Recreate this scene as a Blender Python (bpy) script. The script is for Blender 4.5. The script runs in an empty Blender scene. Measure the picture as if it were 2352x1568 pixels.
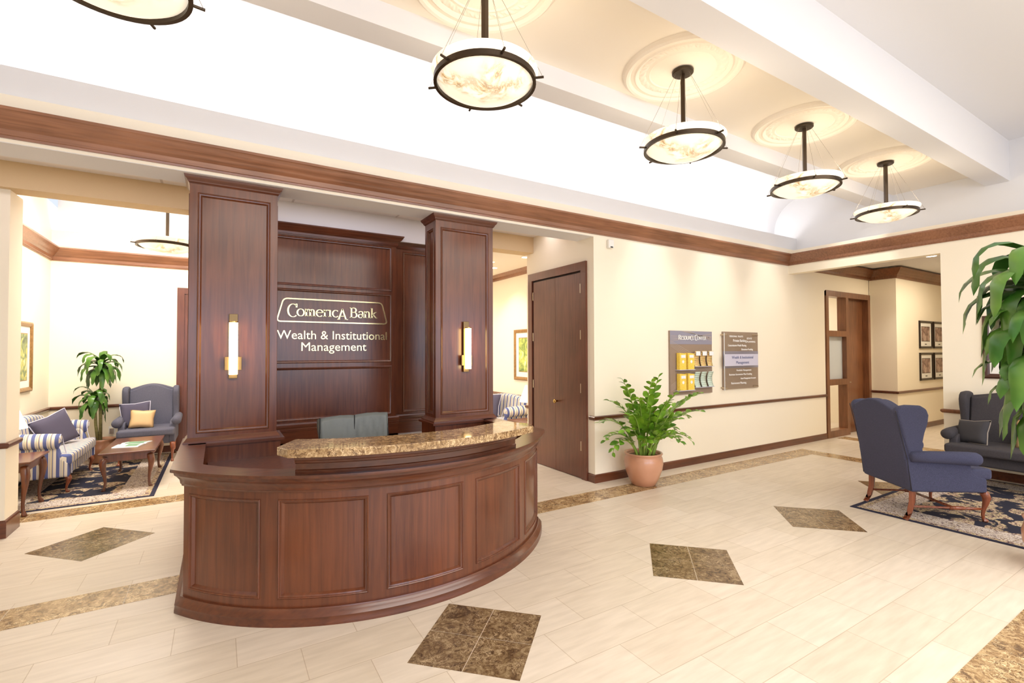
import bpy, bmesh, math, random
from mathutils import Vector, Matrix
R = math.radians; PI = math.pi
random.seed(7)
SC = bpy.context.scene; COL = SC.collection

# ------------------------------------------------------------------ camera
CAMZ = 1.64
yaw, pit, rol = 1.02214033, 0.02034768, -0.00312352
f_ = Vector((math.cos(yaw)*math.cos(pit), math.sin(yaw)*math.cos(pit), math.sin(pit)))
r_ = Vector((math.sin(yaw), -math.cos(yaw), 0)); u_ = r_.cross(f_)
r2 = math.cos(rol)*r_ + math.sin(rol)*u_; u2 = -math.sin(rol)*r_ + math.cos(rol)*u_
cd = bpy.data.cameras.new('camera'); cam = bpy.data.objects.new('camera', cd); COL.objects.link(cam)
cd.sensor_width = 36; cd.lens = 1101.18/2352*36; cd.clip_start = .05; cd.clip_end = 100
m = Matrix.Identity(4)
for i in range(3):
    m[i][0], m[i][1], m[i][2] = r2[i], u2[i], -f_[i]
m[2][3] = CAMZ; cam.matrix_world = m
SC.camera = cam

# ------------------------------------------------------------------ world, exposure, lights
SC.view_settings.view_transform = 'Standard'; SC.view_settings.look = 'None'
SC.view_settings.exposure = -0.24; SC.view_settings.gamma = 1; SC.view_settings.use_curve_mapping = False
w = bpy.data.worlds.new('daylight'); SC.world = w; w.use_nodes = True
w.node_tree.nodes['Background'].inputs[0].default_value = (.80, .88, 1, 1)
w.node_tree.nodes['Background'].inputs[1].default_value = 1.2
SC.cycles.use_denoising = True
SC.cycles.max_bounces = 8; SC.cycles.diffuse_bounces = 5; SC.cycles.glossy_bounces = 4
SC.cycles.sample_clamp_indirect = 6
WARM = (1, .86, .66); NEUT = (1, .95, .87); COOL = (.66, .76, 1)
def area(name, loc, sx, sy, power, color=NEUT, rot=(0, 0, 0)):
    d = bpy.data.lights.new(name, 'AREA'); d.shape = 'RECTANGLE'; d.size = sx; d.size_y = sy
    d.energy = power; d.color = color
    o = bpy.data.objects.new(name, d); COL.objects.link(o); o.location = loc; o.rotation_euler = rot
    return o
def point(name, loc, power, color=WARM, rad=.05):
    d = bpy.data.lights.new(name, 'POINT'); d.energy = power; d.color = color; d.shadow_soft_size = rad
    o = bpy.data.objects.new(name, d); COL.objects.link(o); o.location = loc; return o
def spot(name, loc, power, ang=90, color=NEUT, rad=.06, aim=None, blend=.6):
    d = bpy.data.lights.new(name, 'SPOT'); d.energy = power; d.color = color; d.shadow_soft_size = rad
    d.spot_size = R(ang); d.spot_blend = blend
    o = bpy.data.objects.new(name, d); COL.objects.link(o); o.location = loc
    if aim: o.rotation_euler = (Vector(aim)-Vector(loc)).to_track_quat('-Z', 'Y').to_euler()
    return o
# daylight from the windows behind the camera (outside the openings)
area('window daylight', (2.4, -4.1, 2.0), 9.6, 2.0, 300, COOL, (R(90), 0, 0))
# fluorescent strip hidden in the cove of the main room and rear room
area('cove strip', (2.2, 4.80, 3.48), 12.4, .16, 78, (1, .99, 1), (R(180), 0, 0))
area('rear cove strip', (1.2, 9.93, 3.36), 6.2, .12, 50, (1, .99, 1), (R(180), 0, 0))
# ceiling lights of the high ceiling strip, of the near bay, of the alcove, rear rooms, corridor and office
for x_ in (4.9, 6.3, 7.7):
    spot('wall washer', (x_, 3.62, 4.33), 110, 44, NEUT, .06, (x_+.1, 4.575, 2.3), 1.0)
spot('wall washer', (7.3, 3.62, 4.33), 90, 50, NEUT, .06, (8.42, 3.4, 2.9), 1.0)
area('near bay lamp', (3.2, -1.7, 4.34), 7.5, 2.4, 430, NEUT)
area('alcove lamp', (1.2, 5.45, 3.335), 6.5, .3, 18, (1, .92, 1))
area('rear left room lamp', (-.9, 7.6, 3.9), 1.8, 1.4, 205, NEUT)
area('rear right room lamp', (3.2, 7.6, 3.9), 1.8, 1.4, 205, NEUT)
area('corridor lamp', (11.4, 3.1, 3.2), 2.6, .5, 60, WARM)
area('office lamp', (10.6, 6.2, 3.0), 1.2, 1.0, 45, NEUT)

# ------------------------------------------------------------------ materials
MATS = {}
def lin(c): return tuple(((v/255)/12.92 if v/255 <= .04045 else ((v/255+.055)/1.055)**2.4) for v in c)+(1,)
def newmat(name):
    m = bpy.data.materials.new(name); m.use_nodes = True; MATS[name] = m
    return m, m.node_tree, m.node_tree.nodes['Principled BSDF']
def nd(t, kind, **k):
    n = t.nodes.new(kind)
    for a, b in k.items(): setattr(n, a, b)
    return n
def plain(name, rgb, rough=.5, metal=0, bump=0, bscale=200, coat=0, var=0, vscale=3):
    m, t, b = newmat(name); b.inputs['Base Color'].default_value = lin(rgb)
    b.inputs['Roughness'].default_value = rough; b.inputs['Metallic'].default_value = metal
    if coat: b.inputs['Coat Weight'].default_value = coat; b.inputs['Coat Roughness'].default_value = .08
    tc = nd(t, 'ShaderNodeTexCoord')
    if bump:
        n = nd(t, 'ShaderNodeTexNoise'); n.inputs['Scale'].default_value = bscale; n.inputs['Detail'].default_value = 3
        t.links.new(tc.outputs['Object'], n.inputs['Vector'])
        bp = nd(t, 'ShaderNodeBump'); bp.inputs['Strength'].default_value = bump; bp.inputs['Distance'].default_value = .004
        t.links.new(n.outputs[0], bp.inputs['Height']); t.links.new(bp.outputs[0], b.inputs['Normal'])
    if var:
        n = nd(t, 'ShaderNodeTexNoise'); n.inputs['Scale'].default_value = vscale; n.inputs['Detail'].default_value = 4
        t.links.new(tc.outputs['Object'], n.inputs['Vector'])
        r = nd(t, 'ShaderNodeValToRGB'); c = lin(rgb)
        r.color_ramp.elements[0].position = .3; r.color_ramp.elements[1].position = .7
        r.color_ramp.elements[0].color = tuple(v*(1-var) for v in c[:3])+(1,); r.color_ramp.elements[1].color = tuple(min(1, v*(1+var)) for v in c[:3])+(1,)
        t.links.new(n.outputs[0], r.inputs[0]); t.links.new(r.outputs[0], b.inputs['Base Color'])
    return m
def ramp(t, src, stops):
    r = nd(t, 'ShaderNodeValToRGB'); e = r.color_ramp.elements
    while len(e) < len(stops): e.new(.5)
    for i, (p, c) in enumerate(stops): e[i].position = p; e[i].color = c if len(c) == 4 else lin(c)
    t.links.new(src, r.inputs[0]); return r
def wood(name, dark, light, axis=2, rough=.3, scale=1.0):
    m, t, b = newmat(name); tc = nd(t, 'ShaderNodeTexCoord'); mp = nd(t, 'ShaderNodeMapping')
    s = [22*scale]*3; s[axis] = 1.2*scale; mp.inputs['Scale'].default_value = s
    t.links.new(tc.outputs['Object'], mp.inputs[0])
    n = nd(t, 'ShaderNodeTexNoise'); n.inputs['Scale'].default_value = 2; n.inputs['Detail'].default_value = 6; n.inputs['Distortion'].default_value = .6
    t.links.new(mp.outputs[0], n.inputs['Vector'])
    n2 = nd(t, 'ShaderNodeTexNoise'); n2.inputs['Scale'].default_value = 1.7; t.links.new(tc.outputs['Object'], n2.inputs['Vector'])
    mx = nd(t, 'ShaderNodeMath', operation='MULTIPLY_ADD'); mx.inputs[1].default_value = .45
    t.links.new(n2.outputs[0], mx.inputs[0]); 
    m2 = nd(t, 'ShaderNodeMath', operation='MULTIPLY'); m2.inputs[1].default_value = .55
    t.links.new(n.outputs[0], m2.inputs[0]); t.links.new(m2.outputs[0], mx.inputs[2])
    r = ramp(t, mx.outputs[0], [(.36, dark), (.62, light)]); t.links.new(r.outputs[0], b.inputs['Base Color'])
    b.inputs['Roughness'].default_value = rough; b.inputs['Coat Weight'].default_value = .4; b.inputs['Coat Roughness'].default_value = .2
    return m
wood('wood_v', (80, 38, 20), (114, 61, 34), 2, .3, .8)
wood('wood_x', (76, 36, 19), (108, 57, 32), 0, .3, .8)
wood('wood_crown', (120, 78, 54), (158, 108, 78), 0, .38)
wood('wood_leg', (112, 56, 34), (150, 82, 54), 2, .25)
wood('wood_door', (84, 42, 29), (112, 62, 44), 2, .36)
wood('wood_far', (104, 62, 34), (138, 88, 54), 2, .4)
plain('wall_cream', (250, 240, 219), .75, bump=.15, bscale=300)
plain('wall_tan', (210, 184, 144), .8, bump=.3, bscale=260)
plain('ceil_white', (230, 229, 230), .85)
plain('ceil_cream', (240, 231, 217), .85)
plain('plaster_cream', (240, 230, 215), .8, bump=.3, bscale=90)
plain('bronze', (74, 62, 50), .38, .85)
plain('bronze_dark', (58, 48, 36), .45, .6)
plain('bronze_light', (128, 106, 72), .4, .7)
plain('cable', (160, 150, 135), .4, .7)
plain('brass', (200, 165, 95), .25, 1)
plain('nickel', (190, 175, 155), .3, 1)
plain('gold_letter', (232, 214, 160), .22, .9)
plain('charcoal', (64, 62, 66), .9, bump=.5, bscale=500)
plain('navy_fabric', (72, 74, 100), .92, bump=.6, bscale=600, var=.22, vscale=170)
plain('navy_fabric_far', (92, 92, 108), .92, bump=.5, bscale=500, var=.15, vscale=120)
plain('brown_fabric', (66, 62, 66), .92, bump=.5, bscale=500, var=.2, vscale=150)
plain('welt', (52, 50, 60), .8)
plain('pillow_slate', (80, 76, 96), .9, bump=.4, bscale=400)
plain('pillow_gold', (206, 172, 126), .5, bump=.2, bscale=60)
plain('terracotta', (206, 150, 118), .3, coat=.6, var=.06, vscale=5)
plain('pot_bronze', (158, 108, 78), .3, coat=.5)
plain('soil', (104, 84, 60), 1, bump=1, bscale=60)
plain('leather', (108, 114, 112), .38, bump=.25, bscale=40)
plain('leather_seam', (40, 44, 46), .6)
plain('black_plastic', (28, 28, 30), .4)
plain('white_plastic', (244, 242, 236), .4)
plain('board_brown', (152, 132, 116), .3)
plain('board_blue', (146, 144, 162), .3)
plain('board_lilac', (206, 204, 222), .3)
plain('board_line', (186, 170, 158), .5)
plain('text_white', (250, 250, 250), .5)
plain('text_blue', (96, 106, 146), .5)
plain('frame_black', (38, 28, 22), .3)
plain('frame_gold', (160, 122, 76), .35, .5, var=.2, vscale=30)
plain('frame_wood', (70, 38, 24), .3)
plain('mat_white', (245, 243, 236), .8)
plain('paper_white', (240, 244, 248), .6)
plain('paper_green', (110, 150, 120), .6)
plain('grille', (150, 140, 130), .5)
plain('dark_gap', (40, 24, 18), .8)
plain('frost', (205, 210, 212), .35)
plain('brochure_mint', (205, 222, 208), .5, var=.08, vscale=30)

def leafmat(name, c1, c2, scale=3):
    m, t, b = newmat(name); tc = nd(t, 'ShaderNodeTexCoord'); n = nd(t, 'ShaderNodeTexNoise'); n.inputs['Scale'].default_value = scale
    t.links.new(tc.outputs['Object'], n.inputs['Vector'])
    r = ramp(t, n.outputs[0], [(.35, c1), (.65, c2)]); t.links.new(r.outputs[0], b.inputs['Base Color'])
    b.inputs['Roughness'].default_value = .28
    try: b.inputs['Subsurface Weight'].default_value = .0
    except Exception: pass
    return m
leafmat('leaf_zz', (74, 122, 24), (138, 182, 52), 7)
leafmat('leaf_drac', (50, 104, 34), (104, 146, 62), 3)
leafmat('leaf_drac_dark', (44, 86, 30), (84, 126, 44), 6)
plain('stem_green', (138, 166, 70), .4, var=.1, vscale=8)
plain('cane', (140, 134, 84), .8, bump=.6, bscale=60, var=.25, vscale=40)

def marble(name, s=1.0, rough=.18, lift=1.0):
    m, t, b = newmat(name); tc = nd(t, 'ShaderNodeTexCoord')
    n0 = nd(t, 'ShaderNodeTexNoise'); n0.inputs['Scale'].default_value = 5*s; n0.inputs['Detail'].default_value = 6
    t.links.new(tc.outputs['Object'], n0.inputs['Vector'])
    mixv = nd(t, 'ShaderNodeMixRGB'); mixv.inputs[0].default_value = .34
    t.links.new(tc.outputs['Object'], mixv.inputs[1]); t.links.new(n0.outputs['Color'], mixv.inputs[2])
    v = nd(t, 'ShaderNodeTexVoronoi'); v.feature = 'DISTANCE_TO_EDGE'; v.inputs['Scale'].default_value = 13*s
    t.links.new(mixv.outputs[0], v.inputs['Vector'])
    v2 = nd(t, 'ShaderNodeTexVoronoi'); v2.feature = 'DISTANCE_TO_EDGE'; v2.inputs['Scale'].default_value = 34*s
    t.links.new(mixv.outputs[0], v2.inputs['Vector'])
    n1 = nd(t, 'ShaderNodeTexNoise'); n1.inputs['Scale'].default_value = 15*s; n1.inputs['Roughness'].default_value = .62; n1.inputs['Detail'].default_value = 8
    t.links.new(mixv.outputs[0], n1.inputs['Vector'])
    g = lambda c: tuple(min(255, v*lift) for v in c)
    base = ramp(t, n1.outputs[0], [(.38, g((78, 56, 36))), (.48, g((116, 90, 60))), (.58, g((142, 118, 84))), (.68, g((176, 152, 118)))])
    e1 = ramp(t, v.outputs['Distance'], [(0, (1, 1, 1, 1)), (.045, (0, 0, 0, 1))])
    e2 = ramp(t, v2.outputs['Distance'], [(0, (.55, .55, .55, 1)), (.05, (0, 0, 0, 1))])
    n3 = nd(t, 'ShaderNodeTexNoise'); n3.inputs['Scale'].default_value = 3.5*s; t.links.new(tc.outputs['Object'], n3.inputs['Vector'])
    gate = ramp(t, n3.outputs[0], [(.42, (0, 0, 0, 1)), (.62, (1, 1, 1, 1))])
    mu = nd(t, 'ShaderNodeMixRGB', blend_type='MULTIPLY'); mu.inputs[0].default_value = .85
    ad = nd(t, 'ShaderNodeMixRGB', blend_type='ADD'); ad.inputs[0].default_value = 1
    t.links.new(e1.outputs[0], ad.inputs[1]); t.links.new(e2.outputs[0], ad.inputs[2])
    t.links.new(ad.outputs[0], mu.inputs[1]); t.links.new(gate.outputs[0], mu.inputs[2])
    mx = nd(t, 'ShaderNodeMixRGB'); t.links.new(mu.outputs[0], mx.inputs[0]); t.links.new(base.outputs[0], mx.inputs[1])
    mx.inputs[2].default_value = lin(g((206, 180, 142)))
    t.links.new(mx.outputs[0], b.inputs['Base Color']); b.inputs['Roughness'].default_value = rough
    return m
marble('marble_floor', 1.5, .2, .95); marble('marble_floor_b', 1.6, .2, 1.28); marble('granite', 2.0, .07, 1.22)

def floormat():
    m, t, b = newmat('floor_tile'); tc = nd(t, 'ShaderNodeTexCoord'); mp = nd(t, 'ShaderNodeMapping')
    mp.inputs['Location'].default_value = (-1.925+.305, -1.705+.3*40, 0)
    t.links.new(tc.outputs['Object'], mp.inputs[0])
    br = nd(t, 'ShaderNodeTexBrick'); br.offset = .5; br.offset_frequency = 2; br.squash = 1
    br.inputs['Scale'].default_value = 1; br.inputs['Brick Width'].default_value = .61; br.inputs['Row Height'].default_value = .3
    br.inputs['Mortar Size'].default_value = .0022; br.inputs['Mortar Smooth'].default_value = .2; br.inputs['Bias'].default_value = 0
    br.inputs['Color1'].default_value = lin((232, 219, 202)); br.inputs['Color2'].default_value = lin((224, 210, 190)); br.inputs['Mortar'].default_value = lin((198, 180, 156))
    t.links.new(mp.outputs[0], br.inputs['Vector'])
    m2 = nd(t, 'ShaderNodeMapping'); m2.inputs['Scale'].default_value = (2.2, 16, 1); t.links.new(tc.outputs['Object'], m2.inputs[0])
    n = nd(t, 'ShaderNodeTexNoise'); n.inputs['Scale'].default_value = 1.6; n.inputs['Detail'].default_value = 6; t.links.new(m2.outputs[0], n.inputs['Vector'])
    r = ramp(t, n.outputs[0], [(.3, (.86, .85, .83, 1)), (.7, (1.0, 1.0, 1.0, 1))])
    mu = nd(t, 'ShaderNodeMixRGB', blend_type='MULTIPLY'); mu.inputs[0].default_value = 1
    t.links.new(br.outputs[0], mu.inputs[1]); t.links.new(r.outputs[0], mu.inputs[2]); t.links.new(mu.outputs[0], b.inputs['Base Color'])
    b.inputs['Roughness'].default_value = .34
    return m
floormat()
def gridceil():
    m, t, b = newmat('ceil_tile'); tc = nd(t, 'ShaderNodeTexCoord'); mp = nd(t, 'ShaderNodeMapping'); mp.inputs['Location'].default_value = (.5, -4.9+6.1, 0)
    t.links.new(tc.outputs['Object'], mp.inputs[0])
    br = nd(t, 'ShaderNodeTexBrick'); br.offset = 0; br.inputs['Scale'].default_value = 1; br.inputs['Brick Width'].default_value = 1.2; br.inputs['Row Height'].default_value = .61
    br.inputs['Mortar Size'].default_value = .012; br.inputs['Color1'].default_value = lin((238, 232, 228)); br.inputs['Color2'].default_value = lin((238, 232, 228)); br.inputs['Mortar'].default_value = lin((208, 198, 192))
    t.links.new(mp.outputs[0], br.inputs['Vector']); t.links.new(br.outputs[0], b.inputs['Base Color']); b.inputs['Roughness'].default_value = .85
gridceil()
def stripes(name, axis, period=.115):
    m, t, b = newmat(name); tc = nd(t, 'ShaderNodeTexCoord'); sp = nd(t, 'ShaderNodeSeparateXYZ'); t.links.new(tc.outputs['Object'], sp.inputs[0])
    mu = nd(t, 'ShaderNodeMath', operation='MULTIPLY'); mu.inputs[1].default_value = 1/period; t.links.new(sp.outputs[axis], mu.inputs[0])
    fr = nd(t, 'ShaderNodeMath', operation='FRACT'); t.links.new(mu.outputs[0], fr.inputs[0])
    r = ramp(t, fr.outputs[0], [(0, (222, 214, 200)), (.14, (88, 98, 150)), (.46, (222, 212, 196)), (.56, (150, 150, 150)), (.62, (222, 212, 190)), (.74, (176, 160, 128)), (.80, (120, 124, 158)), (.88, (226, 216, 200))])
    r.color_ramp.interpolation = 'CONSTANT'
    t.links.new(r.outputs[0], b.inputs['Base Color']); b.inputs['Roughness'].default_value = .85
stripes('stripe_x', 0); stripes('stripe_y', 1)
def rugmat(name, x0, x1, y0, y1):
    m, t, b = newmat(name); tc = nd(t, 'ShaderNodeTexCoord'); sp = nd(t, 'ShaderNodeSeparateXYZ'); t.links.new(tc.outputs['Object'], sp.inputs[0])
    def M(op, a, bb=None, v=None):
        n = nd(t, 'ShaderNodeMath', operation=op)
        for i, q in enumerate((a, bb)):
            if q is None: continue
            if isinstance(q, (int, float)): n.inputs[i].default_value = q
            else: t.links.new(q, n.inputs[i])
        return n.outputs[0]
    X, Y = sp.outputs[0], sp.outputs[1]
    d = M('MINIMUM', M('MINIMUM', M('SUBTRACT', X, x0), M('SUBTRACT', x1, X)), M('MINIMUM', M('SUBTRACT', Y, y0), M('SUBTRACT', y1, Y)))
    def noise(s, det=3, dist=0):
        n = nd(t, 'ShaderNodeTexNoise'); n.inputs['Scale'].default_value = s; n.inputs['Detail'].default_value = det; n.inputs['Distortion'].default_value = dist
        t.links.new(tc.outputs['Object'], n.inputs['Vector']); return n.outputs[0]
    blob = ramp(t, noise(3.2, 2, 1.5), [(.50, (0, 0, 0, 1)), (.53, (1, 1, 1, 1))]).outputs[0]
    fine = ramp(t, noise(20, 4, 2.2), [(.40, (62, 44, 52)), (.45, (150, 112, 104)), (.52, (214, 196, 168)), (.60, (188, 168, 110)), (.66, (52, 46, 66))]).outputs[0]
    fine2 = ramp(t, noise(26, 4, 2), [(.38, (86, 62, 68)), (.45, (206, 192, 182)), (.54, (220, 208, 196)), (.60, (130, 106, 76))]).outputs[0]
    field = nd(t, 'ShaderNodeMixRGB'); t.links.new(blob, field.inputs[0]); field.inputs[1].default_value = lin((26, 27, 48)); t.links.new(fine, field.inputs[2])
    def step(th): 
        return M('GREATER_THAN', d, th)
    mx = nd(t, 'ShaderNodeMixRGB'); t.links.new(step(.36), mx.inputs[0]); t.links.new(fine2, mx.inputs[1]); t.links.new(field.outputs[0], mx.inputs[2])
    mg = nd(t, 'ShaderNodeMixRGB'); t.links.new(step(.10), mg.inputs[0]); t.links.new(fine, mg.inputs[1]); t.links.new(mx.outputs[0], mg.inputs[2])
    me = nd(t, 'ShaderNodeMixRGB'); t.links.new(step(.045), me.inputs[0]); me.inputs[1].default_value = lin((30, 30, 56)); t.links.new(mg.outputs[0], me.inputs[2])
    t.links.new(me.outputs[0], b.inputs['Base Color']); b.inputs['Roughness'].default_value = .95
def art(name, stops, scale=6, dist=1.5):
    m, t, b = newmat(name); tc = nd(t, 'ShaderNodeTexCoord'); n = nd(t, 'ShaderNodeTexNoise'); n.inputs['Scale'].default_value = scale; n.inputs['Detail'].default_value = 5; n.inputs['Distortion'].default_value = dist
    t.links.new(tc.outputs['Object'], n.inputs['Vector']); r = ramp(t, n.outputs[0], stops); t.links.new(r.outputs[0], b.inputs['Base Color']); b.inputs['Roughness'].default_value = .35
art('art_garden', [(.32, (52, 78, 50)), (.45, (120, 140, 84)), (.55, (206, 200, 96)), (.68, (226, 226, 206))])
art('art_garden_b', [(.32, (92, 120, 60)), (.45, (150, 168, 84)), (.58, (216, 220, 110)), (.7, (236, 240, 216))])
art('art_sepia', [(.3, (70, 50, 44)), (.5, (150, 118, 106)), (.66, (206, 182, 168))], 9, .5)
art('yellow_print', [(.4, (248, 206, 60)), (.5, (252, 226, 120)), (.62, (246, 196, 40))], 60)
art('brochure_print', [(.35, (236, 226, 150)), (.5, (236, 176, 120)), (.62, (190, 196, 120))], 50)
def emit(name, rgb, strength, veins=False):
    m, t, b = newmat(name); b.inputs['Base Color'].default_value = lin(rgb)
    b.inputs['Emission Color'].default_value = lin(rgb); b.inputs['Emission Strength'].default_value = strength; b.inputs['Roughness'].default_value = .35
    if veins:
        tc = nd(t, 'ShaderNodeTexCoord'); n = nd(t, 'ShaderNodeTexNoise'); n.inputs['Scale'].default_value = 5; n.inputs['Detail'].default_value = 9; n.inputs['Distortion'].default_value = 1.0; n.inputs['Roughness'].default_value = .65
        t.links.new(tc.outputs['Object'], n.inputs['Vector'])
        n.inputs['Scale'].default_value = 5.5; n.inputs['Distortion'].default_value = .5; n.inputs['Roughness'].default_value = .72
        r = ramp(t, n.outputs[0], [(.38, (1, .97, .9, 1)), (.47, (.85, .66, .42, 1)), (.50, (.30, .20, .09, 1)), (.53, (.80, .58, .32, 1)), (.60, (1, .95, .86, 1))])
        g2 = nd(t, 'ShaderNodeTexNoise'); g2.inputs['Scale'].default_value = 3.0; g2.inputs['Detail'].default_value = 2; t.links.new(tc.outputs['Object'], g2.inputs['Vector'])
        gr = ramp(t, g2.outputs[0], [(.50, (0, 0, 0, 1)), (.66, (1, 1, 1, 1))])
        mm = nd(t, 'ShaderNodeMixRGB'); t.links.new(gr.outputs[0], mm.inputs[0]); mm.inputs[1].default_value = (1, .90, .72, 1); t.links.new(r.outputs[0], mm.inputs[2])
        t.links.new(mm.outputs[0], b.inputs['Base Color']); t.links.new(mm.outputs[0], b.inputs['Emission Color'])
emit('alabaster', (255, 240, 205), .80, True)
emit('sconce_glow', (255, 226, 160), 16); emit('lamp_white', (255, 250, 240), 8); emit('shade_glow', (255, 246, 225), 1.6)
def glass(name):
    m = bpy.data.materials.new(name); m.use_nodes = True; MATS[name] = m; t = m.node_tree
    for n in list(t.nodes): t.nodes.remove(n)
    o = nd(t, 'ShaderNodeOutputMaterial'); mx = nd(t, 'ShaderNodeMixShader'); tr = nd(t, 'ShaderNodeBsdfTransparent'); gl = nd(t, 'ShaderNodeBsdfGlossy')
    gl.inputs['Roughness'].default_value = .03; mx.inputs[0].default_value = .07
    t.links.new(tr.outputs[0], mx.inputs[1]); t.links.new(gl.outputs[0], mx.inputs[2]); t.links.new(mx.outputs[0], o.inputs[0])
glass('glass')

# ------------------------------------------------------------------ geometry helpers
class B:
    def __init__(s): s.bm = bmesh.new(); s.x = Matrix.Identity(4)
    def v(s, p): return s.bm.verts.new(s.x @ Vector(p))
    def quad(s, *ps):
        try: s.bm.faces.new([s.v(p) for p in ps])
        except ValueError: pass
        return s
    def box(s, x0, x1, y0, y1, z0, z1):
        P = [(x, y, z) for z in (z0, z1) for y in (y0, y1) for x in (x0, x1)]; V = [s.v(p) for p in P]
        for f in ((0, 2, 3, 1), (4, 5, 7, 6), (0, 1, 5, 4), (2, 6, 7, 3), (0, 4, 6, 2), (1, 3, 7, 5)): s.bm.faces.new([V[i] for i in f])
        return s
    def prism(s, poly, plane, a, b):
        def P(p, h): return {'xy': (p[0], p[1], h), 'xz': (p[0], h, p[1]), 'yz': (h, p[0], p[1])}[plane]
        A = [s.v(P(p, a)) for p in poly]; C = [s.v(P(p, b)) for p in poly]; n = len(poly)
        s.bm.faces.new(A); s.bm.faces.new(C[::-1])
        for i in range(n): s.bm.faces.new([A[i], C[i], C[(i+1) % n], A[(i+1) % n]])
        return s
    def lathe(s, prof, c=(0, 0), n=32, z0=0):
        rings = []
        for r, z in prof:
            if r < 1e-5: rings.append([s.v((c[0], c[1], z0+z))])
            else: rings.append([s.v((c[0]+r*math.cos(2*PI*i/n), c[1]+r*math.sin(2*PI*i/n), z0+z)) for i in range(n)])
        for a, b in zip(rings, rings[1:]):
            for i in range(n):
                j = (i+1) % n
                if len(a) == 1 and len(b) == 1: continue
                if len(a) == 1: s.bm.faces.new([a[0], b[j], b[i]])
                elif len(b) == 1: s.bm.faces.new([a[i], a[j], b[0]])
                else: s.bm.faces.new([a[i], a[j], b[j], b[i]])
        return s
    def tube(s, pts, rad, n=8, flat=1.0, cap=True):
        pts = [Vector(p) for p in pts]; rings = []
        if not hasattr(rad, '__len__'): rad = [rad]*len(pts)
        up = Vector((0, 0, 1))
        for i, p in enumerate(pts):
            t = (pts[min(i+1, len(pts)-1)]-pts[max(i-1, 0)]).normalized()
            a = t.cross(up if abs(t.z) < .93 else Vector((1, 0, 0))).normalized(); b = t.cross(a).normalized()
            rings.append([s.v(p+rad[i]*(math.cos(2*PI*k/n)*a+flat*math.sin(2*PI*k/n)*b)) for k in range(n)])
        for A, C in zip(rings, rings[1:]):
            for k in range(n): s.bm.faces.new([A[k], A[(k+1) % n], C[(k+1) % n], C[k]])
        if cap: s.bm.faces.new(rings[0][::-1]); s.bm.faces.new(rings[-1])
        return s
    def sweep(s, path, prof, closed=False, cap=True):
        """moulding: path in the XY plane, profile (out, z); out is to the right of travel"""
        P = [Vector((p[0], p[1])) for p in path]; n = len(P); rings = []
        for i in range(n):
            def nr(a, b): d = (b-a).normalized(); return Vector((d.y, -d.x))
            if closed: n0 = nr(P[i-1], P[i]); n1 = nr(P[i], P[(i+1) % n])
            else:
                n0 = nr(P[max(i-1, 0)], P[max(i, 1)]); n1 = nr(P[min(i, n-2)], P[min(i+1, n-1)])
            mm = (n0+n1); mm = mm/max(.25, (mm.length_squared/2))
            rings.append([s.v((P[i].x+mm.x*o, P[i].y+mm.y*o, z)) for o, z in prof])
        m = len(prof); rr = list(zip(rings, rings[1:])) + ([(rings[-1], rings[0])] if closed else [])
        for A, C in rr:
            for k in range(m): s.bm.faces.new([A[k], A[(k+1) % m], C[(k+1) % m], C[k]])
        if not closed and cap: s.bm.faces.new(rings[0][::-1]); s.bm.faces.new(rings[-1])
        return s
    def build(s, name, mat, parent=None, smooth=False, bevel=0, subsurf=0, seg=2, solid=0):
        bmesh.ops.recalc_face_normals(s.bm, faces=s.bm.faces)
        me = bpy.data.meshes.new(name); s.bm.to_mesh(me); s.bm.free()
        o = bpy.data.objects.new(name, me); COL.objects.link(o); me.materials.append(MATS[mat] if isinstance(mat, str) else mat)
        if parent: o.parent = parent
        if solid:
            md = o.modifiers.new('s', 'SOLIDIFY'); md.thickness = solid; md.offset = 0
        if bevel:
            md = o.modifiers.new('b', 'BEVEL'); md.width = bevel; md.segments = seg; md.limit_method = 'ANGLE'; md.angle_limit = R(38)
        if subsurf:
            md = o.modifiers.new('u', 'SUBSURF'); md.levels = subsurf; md.render_levels = subsurf
        if smooth or bevel or subsurf:
            me.shade_smooth()
            if not subsurf and not smooth: 
                md = o.modifiers.new('w', 'WEIGHTED_NORMAL'); md.keep_sharp = True
        return o
def smooth_angle(o, deg=40):
    o.data.set_sharp_from_angle(angle=R(deg)); return o
def tag(o, label=None, cat=None, group=None, kind=None):
    if label: o['label'] = label
    if cat: o['category'] = cat
    if group: o['group'] = group
    if kind: o['kind'] = kind
    return o
def thing(name, label, cat, loc=(0, 0, 0), rz=0, group=None):
    o = bpy.data.objects.new(name, None); COL.objects.link(o); o.empty_display_size = .1
    o.location = loc; o.rotation_euler = (0, 0, rz); return tag(o, label, cat, group)
def S(b, name, mat, parent=None, **k):
    o = b.build(name, mat, parent, **k); o['kind'] = 'structure'; return o
def copy_tree(o, parent=None):
    c = o.copy(); COL.objects.link(c)
    if parent: c.parent = parent
    for ch in list(o.children): copy_tree(ch, c)
    return c
def text(name, s, size, mat, parent, O, U, V, N, align='LEFT', ext=.002, sx=1.0, bold=0, lift=.001):
    c = bpy.data.curves.new(name, 'FONT'); c.body = s; c.size = size; c.align_x = align; c.extrude = ext; c.resolution_u = 3; c.offset = bold
    t = bpy.data.objects.new('tmp', c); me = bpy.data.meshes.new_from_object(t); bpy.data.objects.remove(t); bpy.data.curves.remove(c)
    O, U, V, N = map(Vector, (O, U, V, N))
    for v in me.vertices:
        p = v.co.copy(); v.co = O+U*(p.x*sx)+V*p.y+N*(p.z+ext+lift)
    me.name = name; me.materials.clear(); me.materials.append(MATS[mat])
    o = bpy.data.objects.new(name, me); COL.objects.link(o); o.parent = parent; return o
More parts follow.
